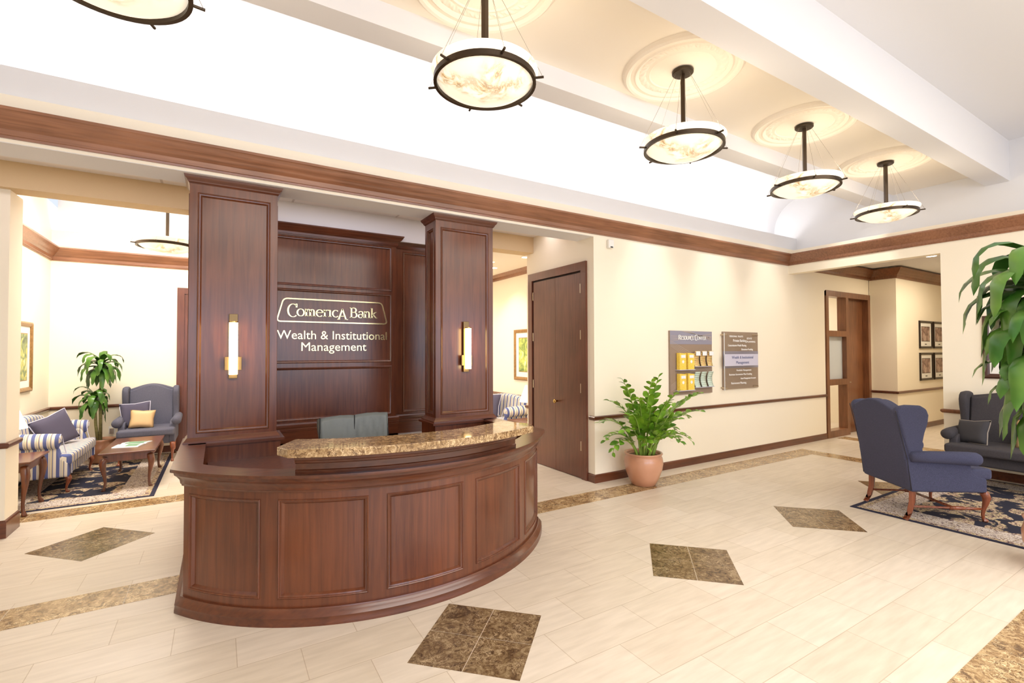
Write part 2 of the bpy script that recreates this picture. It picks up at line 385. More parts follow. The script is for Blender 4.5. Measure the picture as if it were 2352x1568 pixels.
def frame_map(O, U, N):
    O, U, N = Vector(O), Vector(U), Vector(N); Z = Vector((0, 0, 1))
    return lambda u, v, d: O+U*u+Z*v+N*d
def arc_map(cx, cy, r):
    return lambda u, v, d: Vector((cx+(r+d)*math.sin(u), cy-(r+d)*math.cos(u), v))
MOULD = [(0, 0), (.001, .004), (.006, .008), (.011, .005), (.012, .0), (.020, -.003), (.027, -.013), (.031, -.018)]
def rect_pts(f, u0, u1, v0, v1, d, nu, ku):
    P = []
    for i in range(nu): P.append(f(u0+(u1-u0)*i/nu, v0, d))
    P.append(f(u1, v0, d)); P.append(f(u1, v1, d))
    for i in range(1, nu+1): P.append(f(u1-(u1-u0)*i/nu, v1, d))
    return P
def moulded(b, f, u0, u1, v0, v1, nu=1, ku=1.0, mould=MOULD):
    """raised bead and the recessed ring of one panel; returns the inner rectangle"""
    rings = []
    for ins, d in mould: rings.append([b.v(p) for p in rect_pts(f, u0+ins*ku, u1-ins*ku, v0+ins, v1-ins, d, nu, ku)])
    for A, C in zip(rings, rings[1:]):
        n = len(A)
        for i in range(n): b.bm.faces.new([A[i], A[(i+1) % n], C[(i+1) % n], C[i]])
def sheet(b, f, u0, u1, v0, v1, d, nu=1):
    for i in range(nu):
        a, c = u0+(u1-u0)*i/nu, u0+(u1-u0)*(i+1)/nu
        b.quad(f(a, v0, d), f(c, v0, d), f(c, v1, d), f(a, v1, d))
def face_with_holes(b, f, us, vs, holes, nu=1, d=0):
    U = sorted(set(us+[h[0] for h in holes]+[h[1] for h in holes])); V = sorted(set(vs+[h[2] for h in holes]+[h[3] for h in holes]))
    for a, c in zip(U, U[1:]):
        for e, g in zip(V, V[1:]):
            mu, mv = (a+c)/2, (e+g)/2
            if any(h[0] < mu < h[1] and h[2] < mv < h[3] for h in holes): continue
            sheet(b, f, a, c, e, g, d, nu)
def panels(parent, f, holes, mat='wood_v', nu=1, ku=1.0, structure=False, name='panel'):
    for h in holes:
        b = B(); moulded(b, f, *h, nu=nu, ku=ku)
        sheet(b, f, h[0]+.031*ku, h[1]-.031*ku, h[2]+.031, h[3]-.031, -.018, nu)
        o = b.build(name, mat, parent); smooth_angle(o, 30)
        if structure: o['kind'] = 'structure'

# ================================================================== STRUCTURE
YW = 4.575; XC = 4.0; XF = 8.42; YH = 5.92; YB = 9.75; XL = -2.17; XR = 4.70
S(B().box(-6, 15, -4.2, 10.2, -.1, 0), 'floor', 'floor_tile')
def border(x0, x1, y0, y1, long='x', mat='marble_floor_b', par=None):
    b = B(); L = .61; g = .0018
    a0, a1 = (x0, x1) if long == 'x' else (y0, y1)
    a = a0
    while a < a1-.01:
        c = min(a+L, a1)
        if long == 'x': b.box(a+g, c-g, y0, y1, .0002, .0012)
        else: b.box(x0, x1, a+g, c-g, .0002, .0012)
        a = c
    S(b, 'trim_1', mat)
border(-5.4, 8.0, 4.02, 4.325, 'x'); border(8.0, 8.30, .63, 4.325, 'y'); border(-5.4, 8.0, .63, .93, 'x'); border(-1.62-.61*4, 3.9, 6.45, 6.75, 'x')
def diamond(cx, cy, rot=R(45), mat='marble_floor'):
    b = B()
    for i in (-1, 1):
        for j in (-1, 1):
            pts = [(i*.0018, j*.0018), (i*.304, j*.0018), (i*.304, j*.304), (i*.0018, j*.304)]
            P = [(cx+x*math.cos(rot)-y*math.sin(rot), cy+x*math.sin(rot)+y*math.cos(rot)) for x, y in pts]
            b.prism(P, 'xy', .0002, .0012)
    S(b, 'trim_2', mat)
for x in (-4.29, -2.43, -.57, 1.29, 3.145, 5.0, 6.86): diamond(x, 2.476)
border(9.85, 10.15, 1.0, 4.5, 'y')
diamond(-.912, 5.445); diamond(3.2, 5.445)
# main wall: pier part right of the opening, lintel over the opening
b = B(); b.box(XC, 9.63, YW, YW+.16, 0, 3.40); b.box(9.63, 11.43, YW, YW+.16, 2.75, 3.40); b.box(11.41, 11.46, YW, YW+.16, 0, 3.40)
S(b, 'wall_back', 'wall_cream')
S(B().box(-5.5, XC, YW, 4.90, 3.081, 3.41), 'wall_lintel', 'wall_cream')
S(B().box(-5.5, XC, YW+.004, 4.90, 3.077, 3.081), 'ceiling_soffit', 'ceil_white')
S(B().box(XC, XC+.16, YW+.16, 6.10, 0, 3.40), 'wall_closet', 'wall_cream')
S(B().box(XC+.16, XR+.1, 5.94, 6.10, 0, 3.40), 'wall_closet_end', 'wall_cream')
# header across the alcove
S(B().box(-5.5, -.05, YH, 6.16, 3.105, 3.40), 'wall_header', 'wall_tan')
S(B().box(2.62, XC, YH, 6.16, 3.105, 3.40), 'wall_header_right', 'wall_tan')
b = B(); b.box(-.05, 2.62, YH+.12, 6.16, 0, 3.04); b.box(-.05, 2.62, YH, 6.16, 3.04, 3.40)
S(b, 'wall_middle', 'ceil_white')
S(B().box(-5.5, -1.61, YH+.08, 6.33, 0, 3.105), 'wall_pier', 'wall_cream')
S(B().box(-5.7, -5.5, -4, 6.3, 0, 4.5), 'wall_west', 'wall_cream')
# ceilings
S(B().box(-5.5, XC, 4.90, YH, 3.34, 3.40), 'ceiling_alcove', 'ceil_tile')
S(B().box(-5.5, 9.0, -4.0, 5.1, 4.36, 4.46), 'ceiling', 'ceil_white')
b = B(); b.box(-5.5, 8.75, 4.62, 5.0, 3.40, 3.43); b.box(-5.5, 8.75, 4.60, 4.625, 3.405, 3.62)
S(b, 'ceiling_cove', 'ceil_white')
S(B().box(-5.5, 8.75, 5.0, 5.1, 3.40, 4.36), 'wall_cove', 'ceil_white')
q_ = [(5.0-.55+.55*math.cos(R(90*k/16)), 4.36-.55+.55*math.sin(R(90*k/16))) for k in range(17)]
o = S(B().prism(q_+[(5.01, 4.37)], 'yz', -5.5, 8.75), 'ceiling_cove_curve', 'ceil_white'); smooth_angle(o, 30)
b = B(); b.box(8.75, 8.9, -4.0, 5.0, 3.36, 4.36)
S(b, 'wall_far_upper', 'ceil_white')
b = B(); b.box(XF, XF+.16, -4.0, 2.52, 0, 3.36); b.box(XF, XF+.16, 2.52, YW, 2.965, 3.36); b.box(XF+.16, 8.9, -4, YW, 3.30, 3.36)
S(b, 'wall_far', 'wall_cream')
# coffer box: two beams and the recessed ceiling
S(B().box(-5.5, 8.75, 1.90, 2.135, 3.83, 4.36), 'ceiling_beam', 'ceil_white')
S(B().box(-5.5, 8.75, 3.17, 3.385, 3.83, 4.36), 'ceiling_beam_left', 'ceil_white')
S(B().box(-5.5, 8.75, 2.135, 3.17, 4.0, 4.06), 'ceiling_coffer', 'ceil_cream')
S(B().box(-5.5, -5.2, 2.135, 3.17, 3.83, 4.0), 'ceiling_coffer_end', 'ceil_cream')
# near wall with window openings behind the camera
b = B(); b.box(-5.5, 9, -3.7, -3.55, 0, .7); b.box(-5.5, 9, -3.7, -3.55, 3.3, 4.4)
for x in (-5.5, -2.6, -.1, 2.4, 4.9, 7.4): b.box(x, x+.5, -3.7, -3.55, .7, 3.3)
S(b, 'wall_front', 'wall_cream')
# rear rooms
S(B().box(XL-.12, XL, 6.33, YB+.35, 0, 3.9), 'wall_rear_left', 'wall_cream')
b = B(); b.box(XL, XR, YB, YB+.15, 0, 3.26); S(b, 'wall_rear', 'wall_cream')
S(B().box(XR, XR+.15, 6.10, YB+.35, 0, 3.9), 'wall_rear_right', 'wall_cream')
b = B(); b.box(XL, XR, YB+.02, YB+.045, 3.28, 3.50); b.box(XL, XR, YB, YB+.35, 3.26, 3.285)
S(b, 'ceiling_rear_cove', 'ceil_white')
S(B().box(XL, XR, YB+.32, YB+.4, 3.28, 4.1), 'wall_rear_upper', 'ceil_white')
S(B().box(XL, 2.2, 6.16, YB+.35, 4.05, 4.15), 'ceiling_rear', 'ceil_white')
b = B(); b.box(XL, 2.2, 6.16, 6.9, 3.34, 3.40); b.box(2.2, XR, 6.16, 7.0, 3.14, 3.20); b.box(2.2, 2.9, 7.0, YB+.3, 3.14, 3.2); b.box(3.95, XR, 7.0, YB+.3, 3.14, 3.2); b.box(2.2, XR, 8.6, YB+.3, 3.14, 3.2); b.box(2.2, XR, 6.16, YB+.3, 4.05, 4.15)
b.box(2.84, 2.9, 7.0, 8.6, 3.2, 4.05); b.box(3.95, 4.01, 7.0, 8.6, 3.2, 4.05); b.box(2.84, 4.01, 6.94, 7.0, 3.2, 4.05); b.box(2.84, 4.01, 8.6, 8.66, 3.2, 4.05); b.box(2.2, 2.26, 6.16, YB+.3, 3.2, 4.05)
S(b, 'ceiling_rear_soffit', 'ceil_cream')
# corridor and the room behind the glazed door
S(B().box(11.46, 11.6, 4.127, YW, 0, 3.4), 'wall_corridor_return', 'wall_cream')
S(B().box(11.6, 15, 4.127, 4.27, 0, 3.4), 'wall_corridor', 'wall_cream')
S(B().box(8.58, 15, .6, .75, 0, 3.4), 'wall_corridor_south', 'wall_cream')
S(B().box(15, 15.1, .6, 4.3, 0, 3.4), 'wall_corridor_end', 'wall_cream')
S(B().box(8.58, 15, .6, YW, 3.30, 3.40), 'ceiling_corridor', 'ceil_white')
b = B(); b.box(9.4, 9.5, YW+.16, 7.5, 0, 3.2); b.box(12, 12.1, YW+.16, 7.5, 0, 3.2); b.box(9.4, 12.1, 7.4, 7.5, 0, 3.2)
S(b, 'wall_office', 'wall_cream')
S(B().box(9.4, 12.1, YW+.16, 7.5, 3.1, 3.2), 'ceiling_office', 'ceil_cream')

# ---- mouldings
CROWN = [(0, 0), (.018, 0), (.022, .016), (.030, .020), (.034, .062), (.050, .078), (.062, .090), (.066, .100), (.088, .118), (.110, .150), (.122, .172), (.130, .178), (.130, .200), (0, .200)]
def crown(path, z, name='trim_3', mat='wood_crown', sc=1.0, closed=False, parent=None):
    o = B().sweep(path, [(a*sc, z+c*sc) for a, c in CROWN], closed).build(name, mat, parent); smooth_angle(o, 35); o['kind'] = 'structure'; return o
RAIL = [(0, 0), (.012, 0), (.022, .010), (.028, .020), (.028, .040), (.020, .048), (0, .052)]
def rail(path, z=.775, name='trim_4', mat='wood_x'):
    o = B().sweep(path, [(a, z+c) for a, c in RAIL]).build(name, mat); smooth_angle(o, 30); o['kind'] = 'structure'
BASE = [(0, 0), (.016, 0), (.016, .088), (.010, .098), (0, .104)]
def base(path, name='baseboard_1', mat='wood_x', h=1.0):
    o = B().sweep(path, [(a, c*h) for a, c in BASE]).build(name, mat); o['kind'] = 'structure'
crown([(-5.5, YW), (XF, YW), (XF, -3.55)], 3.105, sc=.91)
rail([(XC, 4.66), (XC, YW), (9.63, YW)]); base([(XC, 4.70), (XC, YW), (9.63, YW)])
rail([(XC+.16, 6.10), (XC, 6.10), (XC, 6.02)]); base([(XC+.16, 6.10), (XC, 6.10), (XC, 6.02)])
rail([(XF+.16, 2.52), (XF, 2.52), (XF, -3.5)], .79, mat='wood_far'); base([(XF+.16, 2.52), (XF, 2.52), (XF, -3.5)])
rail([(-5.5, YH+.08), (-1.61, YH+.08), (-1.61, 6.33)], .79); base([(-5.5, YH+.08), (-1.61, YH+.08), (-1.61, 6.33)], h=1.5)
rail([(XL, 6.33), (XL, YB), (-.62, YB)], .775); base([(XL, 6.33), (XL, YB), (-.62, YB)])
crown([(XL, 6.33), (XL, YB), (XR, YB), (XR, 6.16)], 3.03, sc=.95)
rail([(XR, YB), (XR, 6.1)], .79); base([(XR, YB), (XR, 6.1)])
crown([(8.6, YW), (11.46, YW), (11.46, 4.127), (15, 4.127)], 3.07, sc=1.0, mat='wood_far')
rail([(11.38, YW), (11.46, YW), (11.46, 4.127), (15, 4.127)], .77); base([(11.38, YW), (11.46, YW), (11.46, 4.127), (15, 4.127)])

# ---- closet double door (door_1)
d1 = thing('door_1', None, None); d1['kind'] = 'structure'
def box_part(name, mat, par, *bx, bevel=0):
    b = B()
    for q in bx: b.box(*q)
    return b.build(name, mat, par, bevel=bevel)
box_part('door_frame', 'wood_door', d1, (XC-.03, XC+.0, 4.70, 4.80, 0, 2.79), (XC-.03, XC, 5.93, 6.03, 0, 2.79), (XC-.03, XC, 4.80, 5.93, 2.68, 2.79))
box_part('door_gap', 'dark_gap', d1, (XC-.004, XC-.001, 4.80, 5.93, 0, 2.68))
for a, c in ((4.815, 5.362), (5.366, 5.90)):
    l = box_part('door_leaf', 'wood_door', d1, (XC-.016, XC-.005, a, c, .008, 2.655))
for z in (.42, 1.16, 1.85, 2.45):
    for y in (4.812, 5.905):
        box_part('hinge', 'nickel', d1, (XC-.026, XC-.014, y-.008, y+.008, z-.06, z+.06))
B().lathe([(0, 0), (.012, 0), (.012, .03), (.024, .038), (.028, .05), (.022, .062), (0, .066)], n=16).build('door_knob', 'brass', d1, smooth=True).matrix_local = Matrix.Translation((XC-.016, 5.32, .955)) @ Matrix.Rotation(R(-90), 4, 'Y')
# ---- glazed door (door_2) on the corridor wall
d2 = thing('door_2', None, None); d2['kind'] = 'structure'
y0, y1 = YW-.02, YW+.14
box_part('door_frame', 'wood_far', d2, (9.65, 9.74, y0, y1, 0, 2.76), (10.40, 10.50, y0, y1, 0, 2.76), (11.32, 11.42, y0, y1, 0, 2.76), (9.65, 11.42, y0-.001, y1, 2.66, 2.765), (9.74, 10.40, y0, y1, 0, .13), (9.74, 10.40, y0, y1, .98, 1.09), (9.74, 10.40, y0, y1, 1.90, 2.01))
box_part('door_leaf', 'wood_far', d2, (10.50, 11.32, YW+.09, YW+.135, .005, 2.66))
box_part('door_handle', 'nickel', d2, (10.54, 10.56, YW+.02, YW+.09, 1.0, 1.02), (10.54, 10.66, YW+.02, YW+.035, 1.0, 1.02))
for z0, z1, mt in ((.13, .98, 'glass'), (1.09, 1.90, 'frost'), (2.01, 2.66, 'glass')):
    box_part('pane', mt, d2, (9.74, 10.40, YW+.06, YW+.066, z0, z1))
# ---- door frame in the rear room (door_3)
d3 = thing('door_3', None, None); d3['kind'] = 'structure'
box_part('door_frame', 'wood_door', d3, (-.60, -.50, YB-.03, YB, 0, 2.72), (-.50, .5, YB-.03, YB, 2.62, 2.72), (.4, .5, YB-.03, YB, 0, 2.62))
box_part('door_leaf', 'wood_door', d3, (-.50, .40, YB-.012, YB, .005, 2.62))

# ---- panelled sign wall (structure)
pw = B(); f = frame_map((0, YH, 0), (1, 0, 0), (0, -1, 0))
CX0, CX1 = .46, 1.905
holes = [(.52, 1.85, 2.395, 2.95), (.52, 1.85, 1.51, 2.36), (.52, 1.85, .86, 1.465)]
face_with_holes(pw, f, [CX0, CX1], [.80, 3.04], holes)
for x in (CX0, CX1): pw.quad((x, YH, .8), (x, YH+.09, .8), (x, YH+.09, 3.04), (x, YH, 3.04))
f2 = frame_map((0, YH+.09, 0), (1, 0, 0), (0, -1, 0)); sh = [(2.02, 2.56, .86, 2.93)]; sh2 = [(-.19, .35, .86, 2.93)]
face_with_holes(pw, f2, [CX1, 2.64], [.80, 3.04], sh); face_with_holes(pw, f2, [-.27, CX0], [.80, 3.04], sh2)
pw.box(CX0-.02, CX1+.02, YH-.02, YH+.1, 0, .62)
pwo = S(pw, 'wall_panelling', 'wood_v')
panels(pwo, f, holes, structure=True); panels(pwo, f2, sh+sh2, structure=True)
wp = [(-.27, YH+.09), (CX0, YH+.09), (CX0, YH), (CX1, YH), (CX1, YH+.09), (2.64, YH+.09)]
o = crown(wp, 2.965, 'crown_moulding', 'wood_x', .62, parent=pwo)
o = B().sweep(wp, [(-.02, .60), (.02, .60), (.02, .74), (.03, .75), (.03, .77), (.022, .78), (.034, .80), (.034, .82), (.02, .835), (-.02, .84)]).build('chair_rail', 'wood_x', pwo); o['kind'] = 'structure'; smooth_angle(o, 30)

# ================================================================== RECEPTION DESK
CX, CY, RB = 1.18, 4.63, 1.635
desk = thing('reception_desk', 'large curved cherry wood reception desk with panelled front and stone counter', 'desk')
A0 = R(56.5)
def arcp(r, a0=-A0, a1=A0, n=64): return [(CX+r*math.sin(a0+(a1-a0)*i/n), CY-r*math.cos(a0+(a1-a0)*i/n)) for i in range(n+1)]
body = arcp(RB); xl, yl = body[0]; xr, yr = body[-1]
full = [(xl, 4.98)]+body+[(xr, 4.98)]
fa = arc_map(CX, CY, RB); ku = 1/RB
bd = B(); bounds = [-A0+2*A0*i/5 for i in range(6)]
dh = [(bounds[i]+.055*ku, bounds[i+1]-.055*ku, .145, .745) for i in range(5)]
face_with_holes(bd, fa, [-A0, A0], [0, .83], dh, nu=10)
for x, sgn in ((xl, -1), (xr, 1)): bd.box(min(x, x-.03*sgn), max(x, x-.03*sgn), yl, 4.98, 0, .83)
o = bd.build('desk_body', 'wood_v', desk); smooth_angle(o, 30)
panels(desk, fa, dh, nu=12, ku=ku, name='front_panel')
def strip(name, prof, mat='wood_x', path=None, par=desk):
    o = B().sweep(path or full, prof).build(name, mat, par); smooth_angle(o, 35); return o
strip('base_moulding', [(-.02, 0), (.046, 0), (.046, .016), (.040, .03), (.044, .05), (.030, .07), (.018, .082), (.014, .094), (-.02, .094)])
strip('top_moulding', [(-.02, .79), (.012, .79), (.014, .80), (.020, .806), (.024, .83), (.040, .852), (.052, .862), (.056, .880), (.066, .884), (-.02, .884)])
strip('ledge', [(-.100, .884), (.073, .884), (.075, .890), (.073, .905), (-.100, .905)], 'wood_x')
b = B()  # inner side of the ledge wall and work surface
ins = arcp(1.50, n=48); b.prism([(xl+.1, 4.9)]+ins[1:-1]+[(xr-.1, 4.9)], 'xy', .72, .75)
o = b.build('work_surface', 'wood_v', desk)
o = B().sweep(arcp(1.545, n=48), [(-.012, .30), (.0, .30), (.0, .884), (-.012, .884)]).build('inner_panel', 'wood_v', desk); smooth_angle(o)
RA = R(28)
strip('riser', [(-.10, .905), (.012, .905), (.014, .925), (.006, .93), (.006, .965), (.018, .972), (.022, .985), (.030, .99), (.034, 1.012), (.052, 1.028), (.062, 1.04), (-.10, 1.04)], 'wood_x', arcp(1.655, -RA, RA))
pts = arcp(1.865, -R(27), R(25.5), 40)
inner = arcp(1.525, -R(30), R(29), 40)
poly = [arcp(1.78, -R(30), -R(29), 1)[0]]+pts+[arcp(1.79, R(28), R(29), 1)[0]]+inner[::-1]
B().prism(poly, 'xy', 1.042, 1.09).build('granite_counter', 'granite', desk, bevel=.004)
# plinth under the columns and back return of the desk
for a_, c_ in ((xl+.03, .46), (1.89, xr-.03)):
    box_part('plinth', 'wood_v', desk, (a_, c_, 4.60, 4.98, 0, .884))
for a_, c_ in ((xl-.02, .49), (1.86, xr+.02)):
    box_part('plinth_top', 'wood_x', desk, (a_, c_, 4.575, 5.0, .884, .905))

# ---- columns
def column(x0, x1, label):
    c = thing('column', label, 'column', ((x0+x1)/2, 4.81, .905)); hx = (x1-x0)/2; y0, y1 = 4.66-4.81, .15; H = 3.077-.905
    b = B(); sides = [frame_map((0, y0, 0), (1, 0, 0), (0, -1, 0)), frame_map((-hx, 0, 0), (0, -1, 0), (-1, 0, 0)), frame_map((hx, 0, 0), (0, 1, 0), (1, 0, 0)), frame_map((0, y1, 0), (-1, 0, 0), (0, 1, 0))]
    hw = [hx, .15, .15, hx]
    hl = []
    for s, w_ in zip(sides, hw):
        h = [(-w_+.055, w_-.055, .075, H-.13)]; face_with_holes(b, s, [-w_, w_], [0, H], h); hl.append(h)
    sf = b.build('shaft', 'wood_v', c)
    for s, h in zip(sides, hl): panels(sf, s, h)
    loop = [(-hx, y0), (hx, y0), (hx, y1), (-hx, y1)]
    o = B().sweep(loop, [(-.02, H-.062), (.004, H-.062), (.008, H-.055), (.014, H-.05), (.018, H-.036), (.03, H-.024), (.036, H-.012), (.04, H), (-.02, H)], True).build('crown_moulding', 'wood_x', c); smooth_angle(o, 30)
    o = B().sweep(loop, [(-.02, 0), (.030, 0), (.030, .012), (.022, .02), (.012, .032), (.004, .045), (-.02, .045)], True).build('base_moulding', 'wood_x', c); smooth_angle(o, 30)
    return c
column(-.212, .432, 'panelled cherry wood column at the desk, the one by the sitting area with potted palm')
column(1.92, 2.60, 'panelled cherry wood column at the desk, the one nearest the tall closet doors')
# ---- sconces
def sconce(x, label):
    s = thing('wall_sconce', label, 'wall lamp', (x, 4.66, 1.69), 0, 'wall sconces on the desk columns')
    B().box(-.032, .032, -.014, 0, -.27, .27).build('back_plate', 'bronze_light', s, bevel=.003)
    B().box(-.062, .062, -.030, -.012, -.20, -.09).build('cross_plate', 'bronze_light', s, bevel=.002)
    B().tube([(0, -.062, -.235), (0, -.062, .195)], .032, 20).build('glass_tube', 'sconce_glow', s, smooth=False)
    B().tube([(0, -.062, .195), (0, -.062, .205)], .033, 20).build('cap', 'brass', s)
    for q in s.children:
        if q.name.startswith('glass'): smooth_angle(q, 40)
    return s
sconce(.102, 'glowing vertical tube sconce on the column beside the sitting area'); sconce(2.265, 'glowing vertical tube sconce on the column nearer the closet doors')

# ================================================================== LETTERING
def ell(cx, cy, rx, ry, a0, a1, n=18): return [(cx+rx*math.cos(R(a0+(a1-a0)*i/n)), cy+ry*math.sin(R(a0+(a1-a0)*i/n))) for i in range(n+1)]
XH = .66
def arch(x, w): return [(x, .40)]+ell(x+w/2+.02, XH-.22, w/2-.02, .22, 165, 0, 10)+[(x+w, 0)]
GL = {  # strokes, serif bars (x, y, half width), advance
 'C': ([ell(.50, .50, .42, .62, 48, 312, 30), [(.80, 1.16), (.80, .80)]], [], .80),
 'o': ([ell(.36, .33, .29, .34, 0, 360, 28)], [], .70),
 'm': ([[(.14, XH), (.14, 0)], arch(.14, .34), arch(.48, .34)], [(.08, XH, .07), (.14, .02, .12), (.48, .02, .12), (.82, .02, .12)], .96),
 'e': ([ell(.36, .33, .28, .34, 8, 318, 26), [(.09, .38), (.62, .38)]], [], .68),
 'r': ([[(.14, XH), (.14, 0)], [(.14, .42)]+ell(.36, XH-.20, .20, .20, 160, 50, 8)], [(.08, XH, .07), (.14, .02, .13)], .48),
 'i': ([[(.14, XH), (.14, 0)]], [(.09, XH, .08), (.14, .02, .13)], .30),
 'c': ([ell(.36, .33, .28, .34, 45, 315, 22)], [], .58),
 'A': ([[(.06, -.22), (.40, .82)], [(.40, .82), (.74, -.22), (.75, -.22)], [(.16, .10), (.62, .10)]], [(.06, -.22, .13), (.78, -.22, .16)], .80),
 'B': ([[(.16, 1), (.16, 0)], [(.16, .98), (.40, .98)]+ell(.40, .76, .20, .22, 85, -85, 12)+[(.16, .53)], [(.40, .53)]+ell(.42, .27, .24, .26, 85, -85, 12)+[(.16, .02)]], [(.12, .98, .12), (.12, .02, .12)], .74),
 'a': ([ell(.32, .48, .20, .18, 160, 10, 10)+[(.50, 0)], ell(.29, .18, .20, .18, 20, 350, 18), [(.50, .03), (.60, .03)]], [], .62),
 'n': ([[(.14, XH), (.14, 0)], arch(.14, .38)], [(.08, XH, .07), (.14, .02, .12), (.52, .02, .12)], .66),
 'k': ([[(.14, 1.04), (.14, 0)], [(.16, .26), (.46, .62)], [(.26, .38), (.56, 0)]], [(.08, 1.02, .07), (.14, .02, .12), (.50, .62, .10), (.58, .02, .11)], .66),
 ' ': ([], [], .30),
 'R': ([[(.16, 1), (.16, 0)], [(.16, .98), (.42, .98)]+ell(.42, .74, .22, .24, 85, -85, 12)+[(.16, .50)], [(.40, .50), (.74, 0)]], [(.14, .98, .13), (.16, .02, .14), (.78, .02, .10)], .84),
 'E': ([[(.16, 1), (.16, 0)], [(.16, .98), (.62, .98)], [(.16, .52), (.52, .52)], [(.16, .02), (.66, .02)], [(.62, 1), (.62, .82)], [(.66, .20), (.66, 0)]], [(.14, .98, .12), (.14, .02, .12)], .74),
 'S': ([ell(.36, .74, .22, .25, 40, 230, 16)[:-1]+ell(.36, .27, .24, .26, 75, -140, 18)], [], .66),
 'O': ([ell(.46, .50, .40, .51, 0, 360, 30)], [], .92),
 'U': ([[(.16, 1), (.16, .36)]+ell(.46, .34, .30, .33, 180, 360, 14)+[(.76, 1)]], [(.16, .98, .14), (.76, .98, .12)], .92),
 'N': ([[(.16, 1), (.16, 0)], [(.16, 1), (.80, 0)], [(.80, 1), (.80, 0)]], [(.12, .98, .10), (.16, .02, .12), (.80, .98, .12)], .96),
 'T': ([[(.40, 1), (.40, 0)], [(.04, .97), (.76, .97)]], [(.40, .02, .14)], .78),
}
def serif_text(b, s, O, U, N, size, width, ext=.006, thick=.15, thin=.05, small=None, lift=.002):
    """pen-stroke roman letters as raised bars"""
    O, U, N = Vector(O), Vector(U), Vector(N); Z = Vector((0, 0, 1))
    adv = []; x = 0
    for i, ch in enumerate(s):
        k = small if (small and i > 0 and s[i-1] != ' ') else 1
        adv.append((x, k)); x += GL[ch][2]*k
    sx = width/(x*size)
    def P(x, y, d): return O+U*(x*size*sx)+Z*(y*size)+N*(lift+d)
    def bar(pl, wf):
        n = len(pl); L = []; Rr = []
        for i in range(n):
            a = pl[max(i-1, 0)]; c = pl[min(i+1, n-1)]; dx, dy = c[0]-a[0], c[1]-a[1]; l = math.hypot(dx, dy) or 1
            w = wf(abs(dy)/l)/2; L.append((pl[i][0]-dy/l*w, pl[i][1]+dx/l*w)); Rr.append((pl[i][0]+dy/l*w, pl[i][1]-dx/l*w))
        for i in range(n-1):
            b.quad(P(*L[i], ext), P(*Rr[i], ext), P(*Rr[i+1], ext), P(*L[i+1], ext))
            b.quad(P(*L[i], 0), P(*L[i], ext), P(*L[i+1], ext), P(*L[i+1], 0)); b.quad(P(*Rr[i], 0), P(*Rr[i+1], 0), P(*Rr[i+1], ext), P(*Rr[i], ext))
        for i in (0, n-1): b.quad(P(*L[i], 0), P(*Rr[i], 0), P(*Rr[i], ext), P(*L[i], ext))
    for ch, (x0, k) in zip(s, adv):
        st, se, _ = GL[ch]
        for pl in st: bar([(x0+p[0]*k, p[1]*k) for p in pl], lambda v: (thin+(thick-thin)*v**1.5)*k)
        for px, py, hw in se: bar([(x0+(px-hw)*k, py*k), (x0+(px+hw)*k, py*k)], lambda v: thin*k)
def fit_text(name, s, O, U, N, height, width, mat, parent, ext=.003, bold=0, z=(0, 0, 1)):
    o = text(name, s, 1.0, mat, parent, (0, 0, 0), (1, 0, 0), (0, 1, 0), (0, 0, 1), ext=.01, bold=bold, lift=0)
    xs = [v.co.x for v in o.data.vertices]; x0, w = min(xs), max(xs)-min(xs)
    O, U, N, Z = Vector(O), Vector(U), Vector(N), Vector(z)
    for v in o.data.vertices:
        p = v.co.copy(); v.co = O+U*((p.x-x0)/w*width)+Z*(p.y/.73*height)+N*(.001+p.z/.02*ext)
    return o
UX, NY = (1, 0, 0), (0, -1, 0)
sg = thing('wall_sign', 'gold bank name and department lettering on the dark panelled wall behind the desk', 'sign', (0, 0, 0))
ys = YH+.018
b = B()
def rr(pts, r):
    out = []; n = len(pts)
    for i in range(n):
        p = Vector(pts[i]); a = (Vector(pts[i-1])-p).normalized(); c = (Vector(pts[(i+1) % n])-p).normalized()
        s_, e_ = p+a*r, p+c*r
        for k in range(7):
            t = k/6; out.append((1-t)**2*s_+2*t*(1-t)*p+t*t*e_)
    return out
Pc = rr([(.545, 1.985), (1.795, 1.985), (1.725, 2.245), (.615, 2.245)], .045); n = len(Pc)
for i in range(n):
    p, q = Pc[i], Pc[(i+1) % n]; a0 = (Pc[(i+1) % n]-Pc[i-1]).normalized(); a1 = (Pc[(i+2) % n]-Pc[i]).normalized()
    def off(v, a, s): return (v.x-a.y*s, v.y+a.x*s)
    A = [(off(p, a0, -.007), off(q, a1, -.007)), (off(p, a0, .007), off(q, a1, .007))]
    T = lambda c, d: (c[0], ys-d, c[1])
    b.quad(T(A[0][0], .01), T(A[0][1], .01), T(A[1][1], .01), T(A[1][0], .01))
    for e in A: b.quad(T(e[0], 0), T(e[1], 0), T(e[1], .01), T(e[0], .01))
b.build('logo_frame', 'gold_letter', sg)
b = B(); serif_text(b, 'ComericA Bank', (.652, ys, 2.052), UX, NY, .118, 1.015, .010)
b.build('bank_lettering', 'gold_letter', sg)
fit_text('department_lettering', 'Wealth & Institutional', (.55, ys, 1.787), UX, NY, .104, 1.24, 'gold_letter', sg, .008)
fit_text('department_lettering', 'Management', (.803, ys, 1.652), UX, NY, .104, .735, 'gold_letter', sg, .008)

